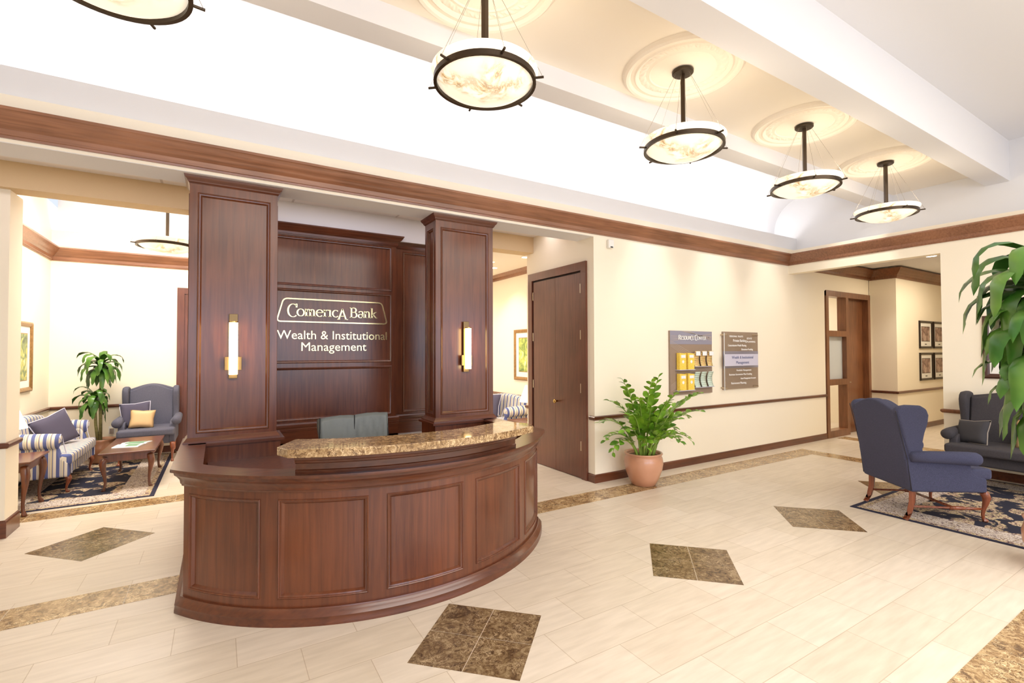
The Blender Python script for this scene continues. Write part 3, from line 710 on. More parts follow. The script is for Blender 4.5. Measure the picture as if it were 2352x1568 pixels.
# ---- resource board
rb = thing('notice_board', 'brown resource center board with brochure holders on the cream wall', 'notice board', (0, 0, 0))
X0, X1, Z0, Z1 = 5.355, 6.270, 1.018, 1.922; yb = YW-.03
box_part('board', 'board_brown', rb, (X0, X1, yb, YW-.001, Z0, Z1))
box_part('header_band', 'board_blue', rb, (X0, X1, yb-.002, yb-.0005, Z1-.19, Z1))
b = B()
def line(x0, z0, x1, z1, wd=.0022):
    d = Vector((x1-x0, z1-z0)).normalized(); nx, nz = -d.y*wd, d.x*wd
    b.quad((x0-nx, yb-.0035, z0-nz), (x1-nx, yb-.0035, z1-nz), (x1+nx, yb-.0035, z1+nz), (x0+nx, yb-.0035, z0+nz))
for i in range(5):
    line(X0+.01, Z1-.14-.018*i, X0+.48, Z1-.33-.03*i); line(X0+.01, Z1-.15+.02*i, X1-.01, Z1-.03-.012*i if i < 2 else Z1-.11+.01*i)
    line(X0+.40, Z0+.30+.02*i, X1-.02, Z0+.50+.02*i); line(X0+.62+.02*i, Z0+.44, X1-.02, Z0+.28+.03*i); line(X0+.01, Z0+.06+.02*i, X0+.12, Z0+.11+.02*i)
    line(X0+.25+.04*i, Z1-.005, X1-.01, Z1-.09-.012*i)
b.build('line_pattern', 'board_line', rb)
b = B(); serif_text(b, 'RESOURCE CENTER', (X0+.165, yb-.003, Z1-.125), UX, NY, .066, .61, .003, .20, .09, small=.78)
b.build('heading_lettering', 'text_white', rb)
hz = [1.375, 1.085]
cols_y = [X0+.115, X0+.29]; cols_b = [X0+.45, X0+.595, X0+.745]
for z in hz: box_part('brochure_holder', 'board_lilac', rb, (X0+.10, X0+.44, yb-.075, yb-.001, z-.008, z))
for z in (1.415, 1.115): box_part('brochure_holder', 'board_lilac', rb, (X0+.445, X0+.885, yb-.065, yb-.001, z-.006, z))
for j, z in enumerate(hz):
    for i, x in enumerate(cols_y):
        t = thing('booklet', ['yellow booklet', 'yellow booklet'][i]+' in the %s row of the resource board, %s one' % (['upper', 'lower'][j], ['left-hand', 'right-hand'][i]), 'booklet', (x+.07, yb-.04, z), 0, 'yellow booklets on the resource board')
        B().prism([(-.066, 0), (.066, 0), (.066, .225), (-.066, .235)], 'xz', -.028, .030).build('cover', 'yellow_print', t, bevel=.002)
        B().box(-.04, .05, -.0305, -.0285, .165, .205).build('title_patch', 'paper_white', t)
        B().lathe([(0, 0), (.022, 0), (.022, .002), (0, .002)], n=16).build('sun_emblem', 'paper_white', t).matrix_local = Matrix.Translation((0, -.0285, .11)) @ Matrix.Rotation(R(90), 4, 'X')
for j, z in enumerate((1.415, 1.115)):
    for i, x in enumerate(cols_b):
        t = thing('brochure', ['white and orange', 'pale mint'][j]+' leaflet curling forward in the '+['upper', 'lower'][j]+' row of the resource board, '+['left', 'middle', 'right'][i]+' one', 'brochure', (x+.062, yb-.03, z), 0, ['orange leaflets on the resource board', 'mint leaflets on the resource board'][j])
        b = B(); n = 8
        for k in range(n):
            za, zb_ = .22*k/n, .22*(k+1)/n; c = lambda zz: -.028+.03*math.sin(zz/.22*PI*.9)-.034*(zz/.22)**2*(.6 if j else .3)
            s_ = lambda zz: .018*(zz/.22-.5)*(-1 if not j else 1)
            b.quad((-.055-s_(za), c(za), za), (.055-s_(za), c(za), za), (.055-s_(zb_), c(zb_), zb_), (-.055-s_(zb_), c(zb_), zb_))
        b.build('leaflet', ['brochure_print', 'brochure_mint'][j], t, smooth=True, solid=.006)
        if j == 0: B().box(-.045, .048, -.040, -.034, .155, .215).build('title_patch', 'paper_white', t)
# ---- service sign with glass panel
sb = thing('wall_sign', 'brown services sign with clear glass panel on standoffs, beside the brochure board', 'sign', (0, 0, 0))
X0, X1, Z0, Z1 = 6.545, 7.455, 1.045, 1.930
box_part('backing', 'board_brown', sb, (X0, X1, YW-.02, YW-.001, Z0, Z1))
box_part('band', 'board_blue', sb, (X0, X1, YW-.0225, YW-.0205, 1.37, 1.63))
G0, G1 = 6.49, 7.345
box_part('glass_panel', 'glass', sb, (G0, G1, YW-.085, YW-.079, Z0-.01, Z1-.02))
box_part('title_plate', 'board_lilac', sb, (G0, G1, YW-.090, YW-.086, 1.405, 1.585))
box_part('glass_edge', 'paper_white', sb, (G0, G0+.006, YW-.086, YW-.078, Z0-.01, Z1-.02))
for x, z in ((G0+.03, Z1-.05), (G1-.03, Z1-.05), (G0+.03, Z0+.03), (G1-.03, Z0+.03)):
    B().tube([(x, YW-.002, z), (x, YW-.105, z)], .011, 12).build('standoff', 'nickel', sb)
yt = YW-.0862
for s, x, z, h, wd in (('PERSONAL TRUSTS', .20, 1.845, .026, .34), ('ESTATE', .65, 1.815, .028, .13), ('PLANNING', .65, 1.765, .028, .22), ('Private Banking', .29, 1.775, .040, .34), ('Comprehensive Wealth Planning', .16, 1.705, .032, .46), ('Education Funding', .50, 1.645, .030, .30),
                       ('Portfolio Management', .37, 1.325, .026, .38), ('Business Succession Plan Funding', .18, 1.262, .028, .58), ('Asset Management Accounts', .47, 1.198, .028, .40), ('Retirement Planning', .23, 1.128, .032, .38)):
    fit_text('service_lettering', s, (6.42+x*.98, yt, z), UX, NY, h, min(wd, 7.335-6.42-x*.98), 'text_white', sb, .001, bold=.012)
yt = YW-.0905
fit_text('title_lettering', 'Wealth & Institutional', (6.42+.24, yt, 1.515), UX, NY, .045, .55, 'text_blue', sb, .001)
fit_text('title_lettering', 'Management', (6.42+.35, yt, 1.437), UX, NY, .045, .33, 'text_blue', sb, .001)
# small wall devices
t = thing('wall_sensor', 'small white box sensor high on the cream wall by the opening corner', 'sensor', (4.26, YW, 3.005))
B().box(-.045, .045, -.05, 0, -.055, .055).build('housing', 'white_plastic', t, bevel=.012); B().box(-.02, .02, -.053, -.05, -.05, -.035).build('lens', 'black_plastic', t)
t = thing('power_outlet', 'white wall outlet between potted palm and wing armchair', 'outlet', (-1.43, YB, .42))
B().box(-.038, .038, -.008, 0, -.06, .06).build('cover_plate', 'white_plastic', t, bevel=.003); B().box(-.02, .03, -.05, -.008, -.05, .03).build('plug', 'nickel', t)
t = thing('power_outlet', 'cream outlet cover low on the wall behind the terracotta pot plant', 'outlet', (5.42, YW, .44))
B().box(-.038, .038, -.006, 0, -.06, .06).build('cover_plate', 'wall_cream', t, bevel=.003)

# ================================================================== PICTURES
def picture(name, label, O, U, N, wd, h, fr, artm, fw=.05, mat=.08, group=None, cat='picture', plaque=False):
    p = thing(name, label, cat, O, 0, group); U, N = Vector(U), Vector(N); Z = Vector((0, 0, 1))
    p.matrix_world = Matrix(((U.x, N.x, 0, O[0]), (U.y, N.y, 0, O[1]), (U.z, N.z, 1, O[2]), (0, 0, 0, 1)))
    a, c = wd/2, h/2; b = B(); rings = []
    for ins, d in ((0, .0), (0, .022), (fw*.3, .032), (fw*.7, .024), (fw, .014), (fw, .004)):
        rings.append([b.v(q) for q in ((-a+ins, d, -c+ins), (a-ins, d, -c+ins), (a-ins, d, c-ins), (-a+ins, d, c-ins))])
    for A, C in zip(rings, rings[1:]):
        for i in range(4): b.bm.faces.new([A[i], A[(i+1) % 4], C[(i+1) % 4], C[i]])
    b.build('frame', fr, p)
    B().box(-a+fw, a-fw, .003, .006, -c+fw, c-fw).build('mat_board', 'mat_white', p)
    i = fw+mat; zb = .03 if plaque else 0
    B().box(-a+i-.012, a-i+.012, .0062, .0068, -c+i-.012+zb, c-i+.012).build('fillet', 'frame_gold' if fr != 'frame_black' else 'frame_black', p)
    B().box(-a+i, a-i, .007, .008, -c+i+zb, c-i).build('print', artm, p)
    if plaque: B().box(-.05, .05, .007, .008, -c+fw+.035, -c+fw+.055).build('plaque', 'frame_black', p)
    return p
picture('framed_picture', 'gold framed garden print on the sitting area side wall beyond the striped sofa', (XL, 8.52, 1.585), (0, 1, 0), (1, 0, 0), .78, .92, 'frame_gold', 'art_garden', .06, .10)
picture('framed_picture', 'gold framed yellow-green print seen between the column and closet wall', (XR, 7.20, 1.575), (0, -1, 0), (-1, 0, 0), .78, .92, 'frame_gold', 'art_garden_b', .06, .10)
picture('framed_picture', 'large dark framed picture half hidden behind the big drooping plant', (XF, 1.68, 1.675), (0, -1, 0), (-1, 0, 0), .86, .80, 'frame_wood', 'art_sepia', .06, .12)
for i, x in enumerate((12.86, 13.60)):
    for j, z in enumerate((1.965, 1.29)):
        picture('framed_photograph', 'black framed sepia photograph in the corridor, %s of the %s pair' % (['nearer the door side', 'farther from the door side'][i], ['upper', 'lower'][j]), (x, 4.127, z), (1, 0, 0), (0, -1, 0), .68, .585, 'frame_black', 'art_sepia', .045, .085, 'sepia photographs in the corridor', 'photograph', True)

# ================================================================== PENDANTS AND CEILING
def pendant(x, y, zr, zc, label, power=9, rot=0):
    p = thing('pendant_lamp', label, 'pendant lamp', (x, y, zr), rot, 'alabaster bowl pendants')
    B().lathe([(.302, -.016), (.322, -.016), (.322, .016), (.302, .016), (.302, -.016)], n=56).build('ring', 'bronze', p)
    smooth_angle(p.children[0])
    o = B().lathe([(0, -.092), (.10, -.084), (.19, -.062), (.26, -.026), (.300, .004), (.336, .058), (.334, .066), (.326, .066), (.292, .010), (.25, -.014), (.18, -.048), (.09, -.072), (0, -.080)], n=56).build('bowl', 'alabaster', p, smooth=True)
    pb = B(); cb = []
    for k in range(6):
        a = k*PI/3; c, s = math.cos(a), math.sin(a)
        B().tube([(c*.312, s*.312, 0), (c*.372, s*.372, 0)], .0075, 10).build('pin', 'bronze', p.children[0])
        B().tube([(c*.365, s*.365, .004), (c*.06, s*.06, zc-zr-.03)], .0013, 4).build('cable', 'cable', p)
    B().box(-.016, .016, -.016, .016, -.02, zc-zr-.03).build('stem', 'bronze', p)
    B().lathe([(0, -.034), (.02, -.034), (.078, -.030), (.086, -.022), (.086, -.004), (.080, 0), (0, 0)], n=32, z0=zc-zr).build('canopy', 'bronze_dark', p)
    for q in p.children:
        if q.name.startswith('canopy'): smooth_angle(q, 30)
    point('pendant bulb', (x+.05, y, zr+.09), power, (1, .90, .75), .04)
    return p
PX = (-.44, 1.42, 3.30, 5.20, 7.10)
names = ['alabaster bowl pendant cut off by the top left corner of the frame', 'largest alabaster bowl pendant, hanging above the desk, canopy out of frame', 'second alabaster bowl pendant of the row, over the floor by the closet doors', 'third alabaster bowl pendant of the row along the coffer', 'last and smallest alabaster bowl pendant of the row, nearest the far wall']
for i, x in enumerate(PX):
    pendant(x, 2.64 if i else 2.74, 3.335, 3.985, names[i], rot=R(8+11*i))
    md = tag(B().lathe([(0, -.012), (.26, -.012), (.27, -.020), (.285, -.014), (.30, -.010), (.355, -.012), (.365, -.022), (.385, -.030), (.40, -.020), (.425, -.018), (.44, -.036), (.462, -.040), (.48, -.026), (.485, -.008), (.49, 0)], n=64).build('ceiling_medallion', 'plaster_cream', smooth=True),
        'round plaster ceiling medallion above '+['the cut-off corner pendant', 'the largest pendant', 'the second pendant of the row', 'the third pendant of the row', 'the smallest, farthest pendant'][i], 'ceiling medallion', 'plaster ceiling medallions')
    md.location = (x, 2.64, 4.0); smooth_angle(md, 25)
    b = B(); NA, NR = 312, 8; g = []
    for q in range(NR+1):
        r = .296+.062*q/NR; row = []
        for k in range(NA):
            a = 2*PI*k/NA; ph = 24*a; u = q/NR
            hgt = max(0, math.sin(PI*u))*(.35+.65*abs(math.sin(ph*.5)))*(.55+.45*math.cos(ph+5*(u-.5)))+.25*math.sin(PI*u)*math.cos(ph*3+6*u)
            row.append(b.v((r*math.cos(a), r*math.sin(a), -.010-.016*hgt)))
        g.append(row)
    for q in range(NR):
        for k in range(NA): b.bm.faces.new([g[q][k], g[q][(k+1) % NA], g[q+1][(k+1) % NA], g[q+1][k]])
    o = b.build('leaf_relief', 'plaster_cream', md, smooth=True)
pendant(-.57, 7.44, 2.98, 4.04, 'small alabaster bowl pendant hanging in the sitting area beyond the left column', 12, .3)
def downlight(x, y, z, label, r=.075, pw=20, grp=None):
    t = thing('recessed_light', label, 'recessed light', (x, y, z), 0, grp)
    B().lathe([(r*.8, -.002), (r, -.006), (r*1.08, -.004), (r*1.1, 0), (r*.8, 0), (r*.8, -.002)], n=28).build('trim_ring', 'white_plastic', t, smooth=True)
    B().lathe([(0, -.003), (r*.8, -.003), (r*.8, -.001), (0, -.001)], n=24).build('lens', 'lamp_white', t)
    if pw: spot('downlight', (x, y, z-.03), pw, 110, (1, .93, .82), .05, (x, y, 0))
downlight(10.75, 3.34, 3.30, 'bright round recessed light in the corridor ceiling', .09, 60)
downlight(4.17, 6.40, 3.14, 'recessed light in the cream ceiling close to the closet wall end', .07, 25); downlight(4.21, 7.50, 3.14, 'recessed light in the cream ceiling close to the right column', .07, 25)
t = thing('ceiling_cover', 'small flat round cover in the coffer ceiling near the far pendant', 'sprinkler cover', (7.75, 2.60, 4.0))
B().lathe([(0, -.004), (.038, -.004), (.042, 0), (0, 0)], n=24).build('cover', 'ceil_cream', t)
# wall-washing spots recessed in the high ceiling strip
for x in (5.2, 7.2, 9.0): pass

# ================================================================== FURNITURE
def cabriole(b, x, y, z1, sx, sy, s=1.0, foot=1):
    d = Vector((sx, sy, 0)).normalized()
    prof = [(0, z1, .030), (.012, z1*.93, .036), (.026, z1*.80, .034), (.018, z1*.62, .025), (.002, z1*.42, .017), (-.006, z1*.24, .0135), (-.002, z1*.12, .014), (.010, z1*.05, .020), (.016, .014, .023), (.014, 0, .017)]
    b.tube([(x+d.x*o*s, y+d.y*o*s, z) for o, z, r in prof], [r*s for o, z, r in prof], 12)
def sh(k): m = Matrix.Identity(4); m[0][2] = -k; return m
def legs4(par, fx, fy, rx, ry, h, mat='wood_leg'):
    for s in (-1, 1):
        b = B(); cabriole(b, fx, s*fy, h, 1, s*.25); b.build('leg', mat, par, smooth=True)
        b = B(); b.tube([(rx+.05, s*ry, h), (rx+.045, s*ry, h*.6), (rx+.02, s*ry, h*.25), (rx-.02, s*ry, 0)], [.036, .033, .029, .027], 4); b.build('leg', mat, par, bevel=.004)
def wing_chair(label, loc, rz, hw=.345, fab='navy_fabric', stretch=True, group=None, name='wing_chair', cat='armchair', w=1):
    c = thing(name, label, cat, loc, rz, group); hi = hw-.065
    b = B(); b.box(-.33, .335, -hw, hw, .275, .405); b.build('seat_frame', fab, c, bevel=.022, seg=3)
    b = B(); b.prism([(-.25, -hi), (.17, -hi), (.17, -hw), (.395, -hw), (.405, -hw+.03), (.405, hw-.03), (.395, hw), (.17, hw), (.17, hi), (-.25, hi)], 'xy', .40, .505); b.build('seat_cushion', fab, c, bevel=.028, seg=3)
    for s in (-1, 1):
        ya, yb_ = s*(hw-.075), s*(hw+.005)
        b = B(); b.prism([(-.335, .28), (-.385, .60), (.14, .60), (.205, .545), (.215, .48), (.265, .435), (.33, .42), (.345, .40), (.345, .28)], 'xz', ya, yb_)
        b.build('side_panel', fab, c, bevel=.018, seg=3)
        b = B(); y = s*(hw+.012); b.tube([(-.35, y, .615), (-.34, y, .617), (-.2, y, .617), (.0, y, .612), (.16, y, .605), (.235, y, .598), (.262, y, .594), (.27, y, .592)], [.02, .05, .056, .060, .064, .064, .05, .015], 16)
        b.build('armrest', fab, c, smooth=True)
        b = B(); b.prism([(-.345, .57), (-.465, 1.045), (-.44, 1.09), (-.36, 1.105), (-.235, 1.10), (-.185, 1.07), (-.165, 1.01), (-.175, .93), (-.205, .84), (-.222, .76), (-.225, .68), (-.205, .60)], 'xz', s*(hw-.065), s*(hw+.015))
        b.build('wing', fab, c, bevel=.026, seg=3)
        b = B(); b.tube([(-.468, s*(hw+.005), 1.05), (-.43, s*(hw-.0), .88), (-.37, s*(hw+.004), .60), (-.335, s*(hw+.003), .30)], .004, 6); b.build('welt', 'welt', c, smooth=True)
    n = 24; top = [(-hw+2*hw*i/n, 1.085+.055*math.cos((i/n-.5)*2*PI*.78)*(1 if abs(i/n-.5) < .46 else .7)) for i in range(n+1)]
    b = B(); b.x = sh(.165); b.prism([(-hw, .28)]+top+[(hw, .28)], 'yz', -.285, -.185-.0); b.build('backrest', fab, c, bevel=.03, seg=3)
    b = B(); b.x = sh(.165); b.prism([(-hi, .45)]+[(y*hi/hw, z-.012) for y, z in top]+[(hi, .45)], 'yz', -.20, -.125); b.build('inside_back', fab, c, bevel=.03, seg=3)
    legs4(c, .33, hw-.03, -.335, hw-.055, .285)
    if stretch:
        for s in (-1, 1):
            b = B(); b.tube([(-.31, s*(hw-.06), .125), (.05, s*(hw-.055), .118)], .012, 4); b.build('stretcher', 'wood_leg', c, bevel=.003)
            b = B(); b.tube([(.05, s*(hw-.055), .118), (.12, s*(hw-.055), .118), (.17, s*(hw-.05), .118), (.19, s*(hw-.05), .118), (.20, s*(hw-.05), .118), (.32, s*(hw-.035), .118)], [.018, .020, .018, .010, .015, .011], 10); b.build('stretcher', 'wood_leg', c, smooth=True)
        b = B(); b.tube([(.09, -hw+.055, .118), (.09, hw-.055, .118)], .013, 8); b.build('stretcher', 'wood_leg', c, smooth=True)
    return c
def pillow(label, loc, rot, w, h, t, mat, edge=None, name='throw_pillow', group=None):
    p = thing(name, label, 'pillow', loc, 0, group); p.rotation_euler = rot
    b = B(); n = 14
    for s in (1, -1):
        G = {}
        for i in range(n+1):
            for j in range(n+1):
                u, v = 2*i/n-1, 2*j/n-1
                k = max(0, (1-u**4)*(1-v**4))**.5; q = 1-.10*(1-abs(u*v))*max(abs(u), abs(v))**3
                G[i, j] = b.v((u*w/2*q, s*t/2*k, v*h/2*q+h/2))
        for i in range(n):
            for j in range(n): b.bm.faces.new([G[i, j], G[i+1, j], G[i+1, j+1], G[i, j+1]])
    bmesh.ops.remove_doubles(b.bm, verts=b.bm.verts, dist=1e-4)
    cu = b.build('cushion', mat, p, smooth=True)
    if edge:
        P = []
        for k in range(41):
            a = k/40*4; i = int(a) % 4; f0 = (a % 1)*2-1
            u, v = [(f0, -1), (1, f0), (-f0, 1), (-1, -f0)][i]
            q = 1-.10*(1-abs(u*v))*max(abs(u), abs(v))**3; P.append((u*w/2*q, 0, v*h/2*q+h/2))
        B().tube(P, .006, 6, cap=False).build('piping', edge, cu, smooth=True)
    return p
def sofa(label, loc, rz, L=1.5, group=None):
    c = thing('loveseat', label, 'sofa', loc, rz, group); h = L/2
    B().box(-.36, .36, -h+.10, h-.10, .19, .33).build('seat_frame', 'stripe_y', c, bevel=.03, seg=3)
    b = B(); b.prism([(-.22, -h+.17), (.25, -h+.17), (.27, -h+.07), (.40, -h+.08), (.42, 0), (.40, h-.08), (.27, h-.07), (.25, h-.17), (-.22, h-.17)], 'xy', .325, .455); b.build('seat_cushion', 'stripe_y', c, bevel=.035, seg=3)
    for s in (-1, 1):
        b = B(); b.prism([(-.36, .19), (-.36, .62), (.22, .60), (.27, .50), (.29, .42), (.37, .36), (.38, .19)], 'xz', s*(h-.17), s*(h-.07)); b.build('side_panel', 'stripe_x', c, bevel=.025, seg=3)
        y = s*(h-.075); b = B(); b.tube([(-.36, y, .625), (-.34, y, .628), (-.1, y, .63), (.15, y, .62), (.27, y, .612), (.285, y, .61)], [.05, .085, .088, .088, .085, .06], 18); b.build('armrest', 'stripe_x', c, smooth=True)
        b = B(); b.tube([(.30, y, .61), (.29, y+s*.05, .66), (.29, y, .69), (.29, y-s*.06, .65), (.30, s*(h-.165), .56), (.33, s*(h-.165), .45), (.39, s*(h-.15), .38), (.39, s*(h-.15), .22)], .006, 6, cap=False); b.build('welt', 'board_lilac', c, smooth=True)
    n = 24; top = [(-h+.12+(L-.24)*i/n, .80+.06*math.cos((i/n-.5)*PI)) for i in range(n+1)]
    b = B(); b.x = sh(.14); b.prism([(-h+.12, .30)]+top+[(h-.12, .30)], 'yz', -.26, -.10); b.build('backrest', 'stripe_y', c, bevel=.05, seg=4)
    legs4(c, .34, h-.15, -.32, h-.15, .20)
    return c
def table(label, x0, x1, y0, y1, h, group=None, name='end_table'):
    cx, cy = (x0+x1)/2, (y0+y1)/2; a, d = (x1-x0)/2, (y1-y0)/2
    t = thing(name, label, 'table', (cx, cy, 0), 0, group)
    B().box(-a, a, -d, d, h-.022, h).build('table_top', 'wood_x', t, bevel=.007, seg=3)
    B().box(-a+.045, a-.045, -d+.045, d-.045, h-.11, h-.022).build('apron', 'wood_v', t, bevel=.004)
    for i in (-1, 1):
        for j in (-1, 1): b = B(); cabriole(b, i*(a-.06), j*(d-.06), h-.05, i, j, 1.05); b.build('leg', 'wood_v', t, smooth=True)
    return t
def lamp(label, x, y, z):
    l = thing('table_lamp', label, 'lamp', (x, y, z))
    B().lathe([(0, 0), (.075, 0), (.078, .015), (.03, .03), (.025, .06), (.06, .12), (.07, .19), (.05, .26), (.018, .30), (.012, .36), (0, .36)], n=24).build('base', 'brass', l, smooth=True)
    B().lathe([(.19, .30), (.095, .56), (.092, .56), (.187, .30), (.19, .30)], n=32).build('lamp_shade', 'shade_glow', l, smooth=True)
    point('lamp bulb', (x, y, z+.42), 6, (1, .88, .7), .03)
wing_chair('blue wing armchair seen from behind on the rug corner, carved wooden legs', (6.13, 2.03, .006), R(-35.7))
wing_chair('wide dark wing settee against the far wall behind the drooping plant', (7.90, 1.575, .006), R(180), hw=.68, fab='brown_fabric', stretch=False, name='wing_settee', cat='settee')
wing_chair('slate blue wing armchair facing the room in the rear sitting area', (-.905, 9.22, 0), R(-90), fab='navy_fabric_far', stretch=False)
pillow('dark pillow with light piping leaning in the arm corner of the wing settee', (7.78, 2.08, .50), (R(20), R(6), R(66)), .36, .30, .12, 'charcoal', 'grille')
pillow('golden pillow on the wing settee, half behind the plant leaves', (7.88, 1.52, .50), (R(-16), R(0), R(-86)), .40, .34, .13, 'pillow_gold')
pillow('dark pillow lying on the seat of the foreground blue armchair', (6.22, 2.17, .57), (R(80), 0, R(-120)), .40, .34, .11, 'charcoal')
pillow('slate pillow with pale piping behind the gold one on the rear armchair', (-1.06, 9.20, .505), (R(-16), R(-5), R(0)), .38, .38, .11, 'pillow_slate', 'board_lilac')
pillow('shiny gold pillow on the rear sitting area armchair', (-.99, 9.06, .505), (R(-20), R(4), 0), .31, .28, .12, 'pillow_gold')
sofa('striped blue and cream loveseat beside the coffee table, by the left pier', (-1.80, 8.155, .004), 0, 1.5, 'striped loveseats').scale = (.85, 1, 1)
pillow('slate pillow propped on the striped loveseat by the coffee table', (-1.70, 8.30, .455), (R(-16), R(-16), R(58)), .50, .42, .13, 'pillow_slate', 'board_lilac')
sofa('striped loveseat glimpsed between the right column and the closet wall', (4.33, 7.58, 0), R(180), 1.5, 'striped loveseats').scale = (.85, 1, 1)
pillow('slate pillow on the striped loveseat glimpsed past the right column', (4.22, 7.72, .455), (R(-14), 0, R(-75)), .46, .42, .13, 'pillow_slate', 'board_lilac')
table('cherry end table with curved legs standing partly behind the left pier', -2.13, -1.60, 6.62, 7.26, .55)
table('dark end table beside the loveseat glimpsed past the right column', 4.02, 4.58, 6.18, 6.74, .53)
table('low rectangular cherry coffee table with a magazine on the patterned rug', -1.20, -.655, 7.32, 8.52, .452, name='coffee_table')
lamp('white shaded table lamp peeking past the left pier', -1.90, 6.98, .55); lamp('white shaded table lamp in front of the print behind the closet wall', 4.30, 6.45, .53)
t = thing('magazine', 'open magazine with green pictures lying on the coffee table', 'magazine', (-.94, 7.86, .4525), R(74))
for s in (-1, 1): B().prism([(0, .004), (s*.05, .016), (s*.20, .006), (s*.205, 0), (0, 0)], 'xz', -.14, .14).build('page', 'paper_white', t)
B().prism([(.02, .0125), (.05, .0175), (.17, .0100), (.17, .0090), (.05, .0165), (.02, .0115)], 'xz', -.11, .10).build('photo', 'paper_green', t)
B().prism([(-.03, .0135), (-.05, .0175), (-.17, .0100), (-.17, .0090), (-.05, .0165), (-.03, .0125)], 'xz', -.11, .02).build('photo', 'paper_green', t)
# rugs
rugmat('rug_right', 5.66, 8.28, -1.3, 2.475); rugmat('rug_left', -2.13, -.62, 6.84, 9.60)
tag(B().box(5.66, 8.28, -1.3, 2.475, .0, .006).build('area_rug', 'rug_right'), 'navy floral area rug under the blue wing armchair and settee', 'rug')
tag(B().box(-2.13, -.62, 6.84, 9.60, .0, .005).build('area_rug', 'rug_left'), 'navy floral area rug under the coffee table and striped loveseat', 'rug')
# office chair
oc = thing('office_chair', 'grey leather office chair tucked behind the desk counter', 'office chair', (1.13, 4.62, 0), R(-2))
b = B(); n = 20; rows = 12; G = {}
for j in range(rows+1):
    for i in range(n+1):
        u = 2*i/n-1; z = .52+.49*j/rows; wdt = .325*(1-.03*(1-j/rows)) if j < rows else .322
        y = .22+.05*(j/rows)**2-.05*(1-u*u)*0+.05*u*u*-1+.006*math.sin(u*23+j*.9)*(.4+.6*abs(math.sin(j*.7+u*3)))+(-.02 if abs(u) < .06 else 0)*-.4
        G[i, j] = b.v((u*wdt, y, z+.012*math.sin(abs(u)*3)+.010*u))
for j in range(rows):
    for i in range(n): b.bm.faces.new([G[i, j], G[i+1, j], G[i+1, j+1], G[i, j+1]])
ob = b.build('backrest', 'leather', oc, smooth=True, solid=.07, bevel=.0)
B().tube([(.006, .232-.02, .53), (.006, .245-.025, .8), (.006, .262-.03, 1.018)], .005, 6).build('seam', 'leather_seam', ob)
for s in (-1, 1): B().tube([(s*.315, .17-.02, .53), (s*.322, .19-.02, .8), (s*.318, .215-.02, 1.015)], .006, 6).build('piping', 'leather_seam', ob)
B().box(-.27, .27, -.28, .22, .42, .52).build('seat', 'leather', oc, bevel=.04, seg=3)
for s in (-1, 1): B().tube([(s*.27, .15, .50), (s*.31, .12, .60), (s*.31, .05, .68), (s*.31, -.16, .68), (s*.30, -.18, .60), (s*.27, -.14, .47)], .018, 8).build('armrest', 'black_plastic', oc, smooth=True)
B().tube([(0, 0, .42), (0, 0, .10)], .03, 14).build('gas_column', 'black_plastic', oc)
for k in range(5):
    a = 2*PI*k/5; ba = B().tube([(0, 0, .11), (.28*math.cos(a), .28*math.sin(a), .075)], [.025, .015], 8).build('base_arm', 'black_plastic', oc, smooth=True)
    B().tube([(.28*math.cos(a)-.015*math.sin(a), .28*math.sin(a)+.015*math.cos(a), .03), (.28*math.cos(a)+.015*math.sin(a), .28*math.sin(a)-.015*math.cos(a), .03)], .03, 14).build('caster', 'black_plastic', ba)

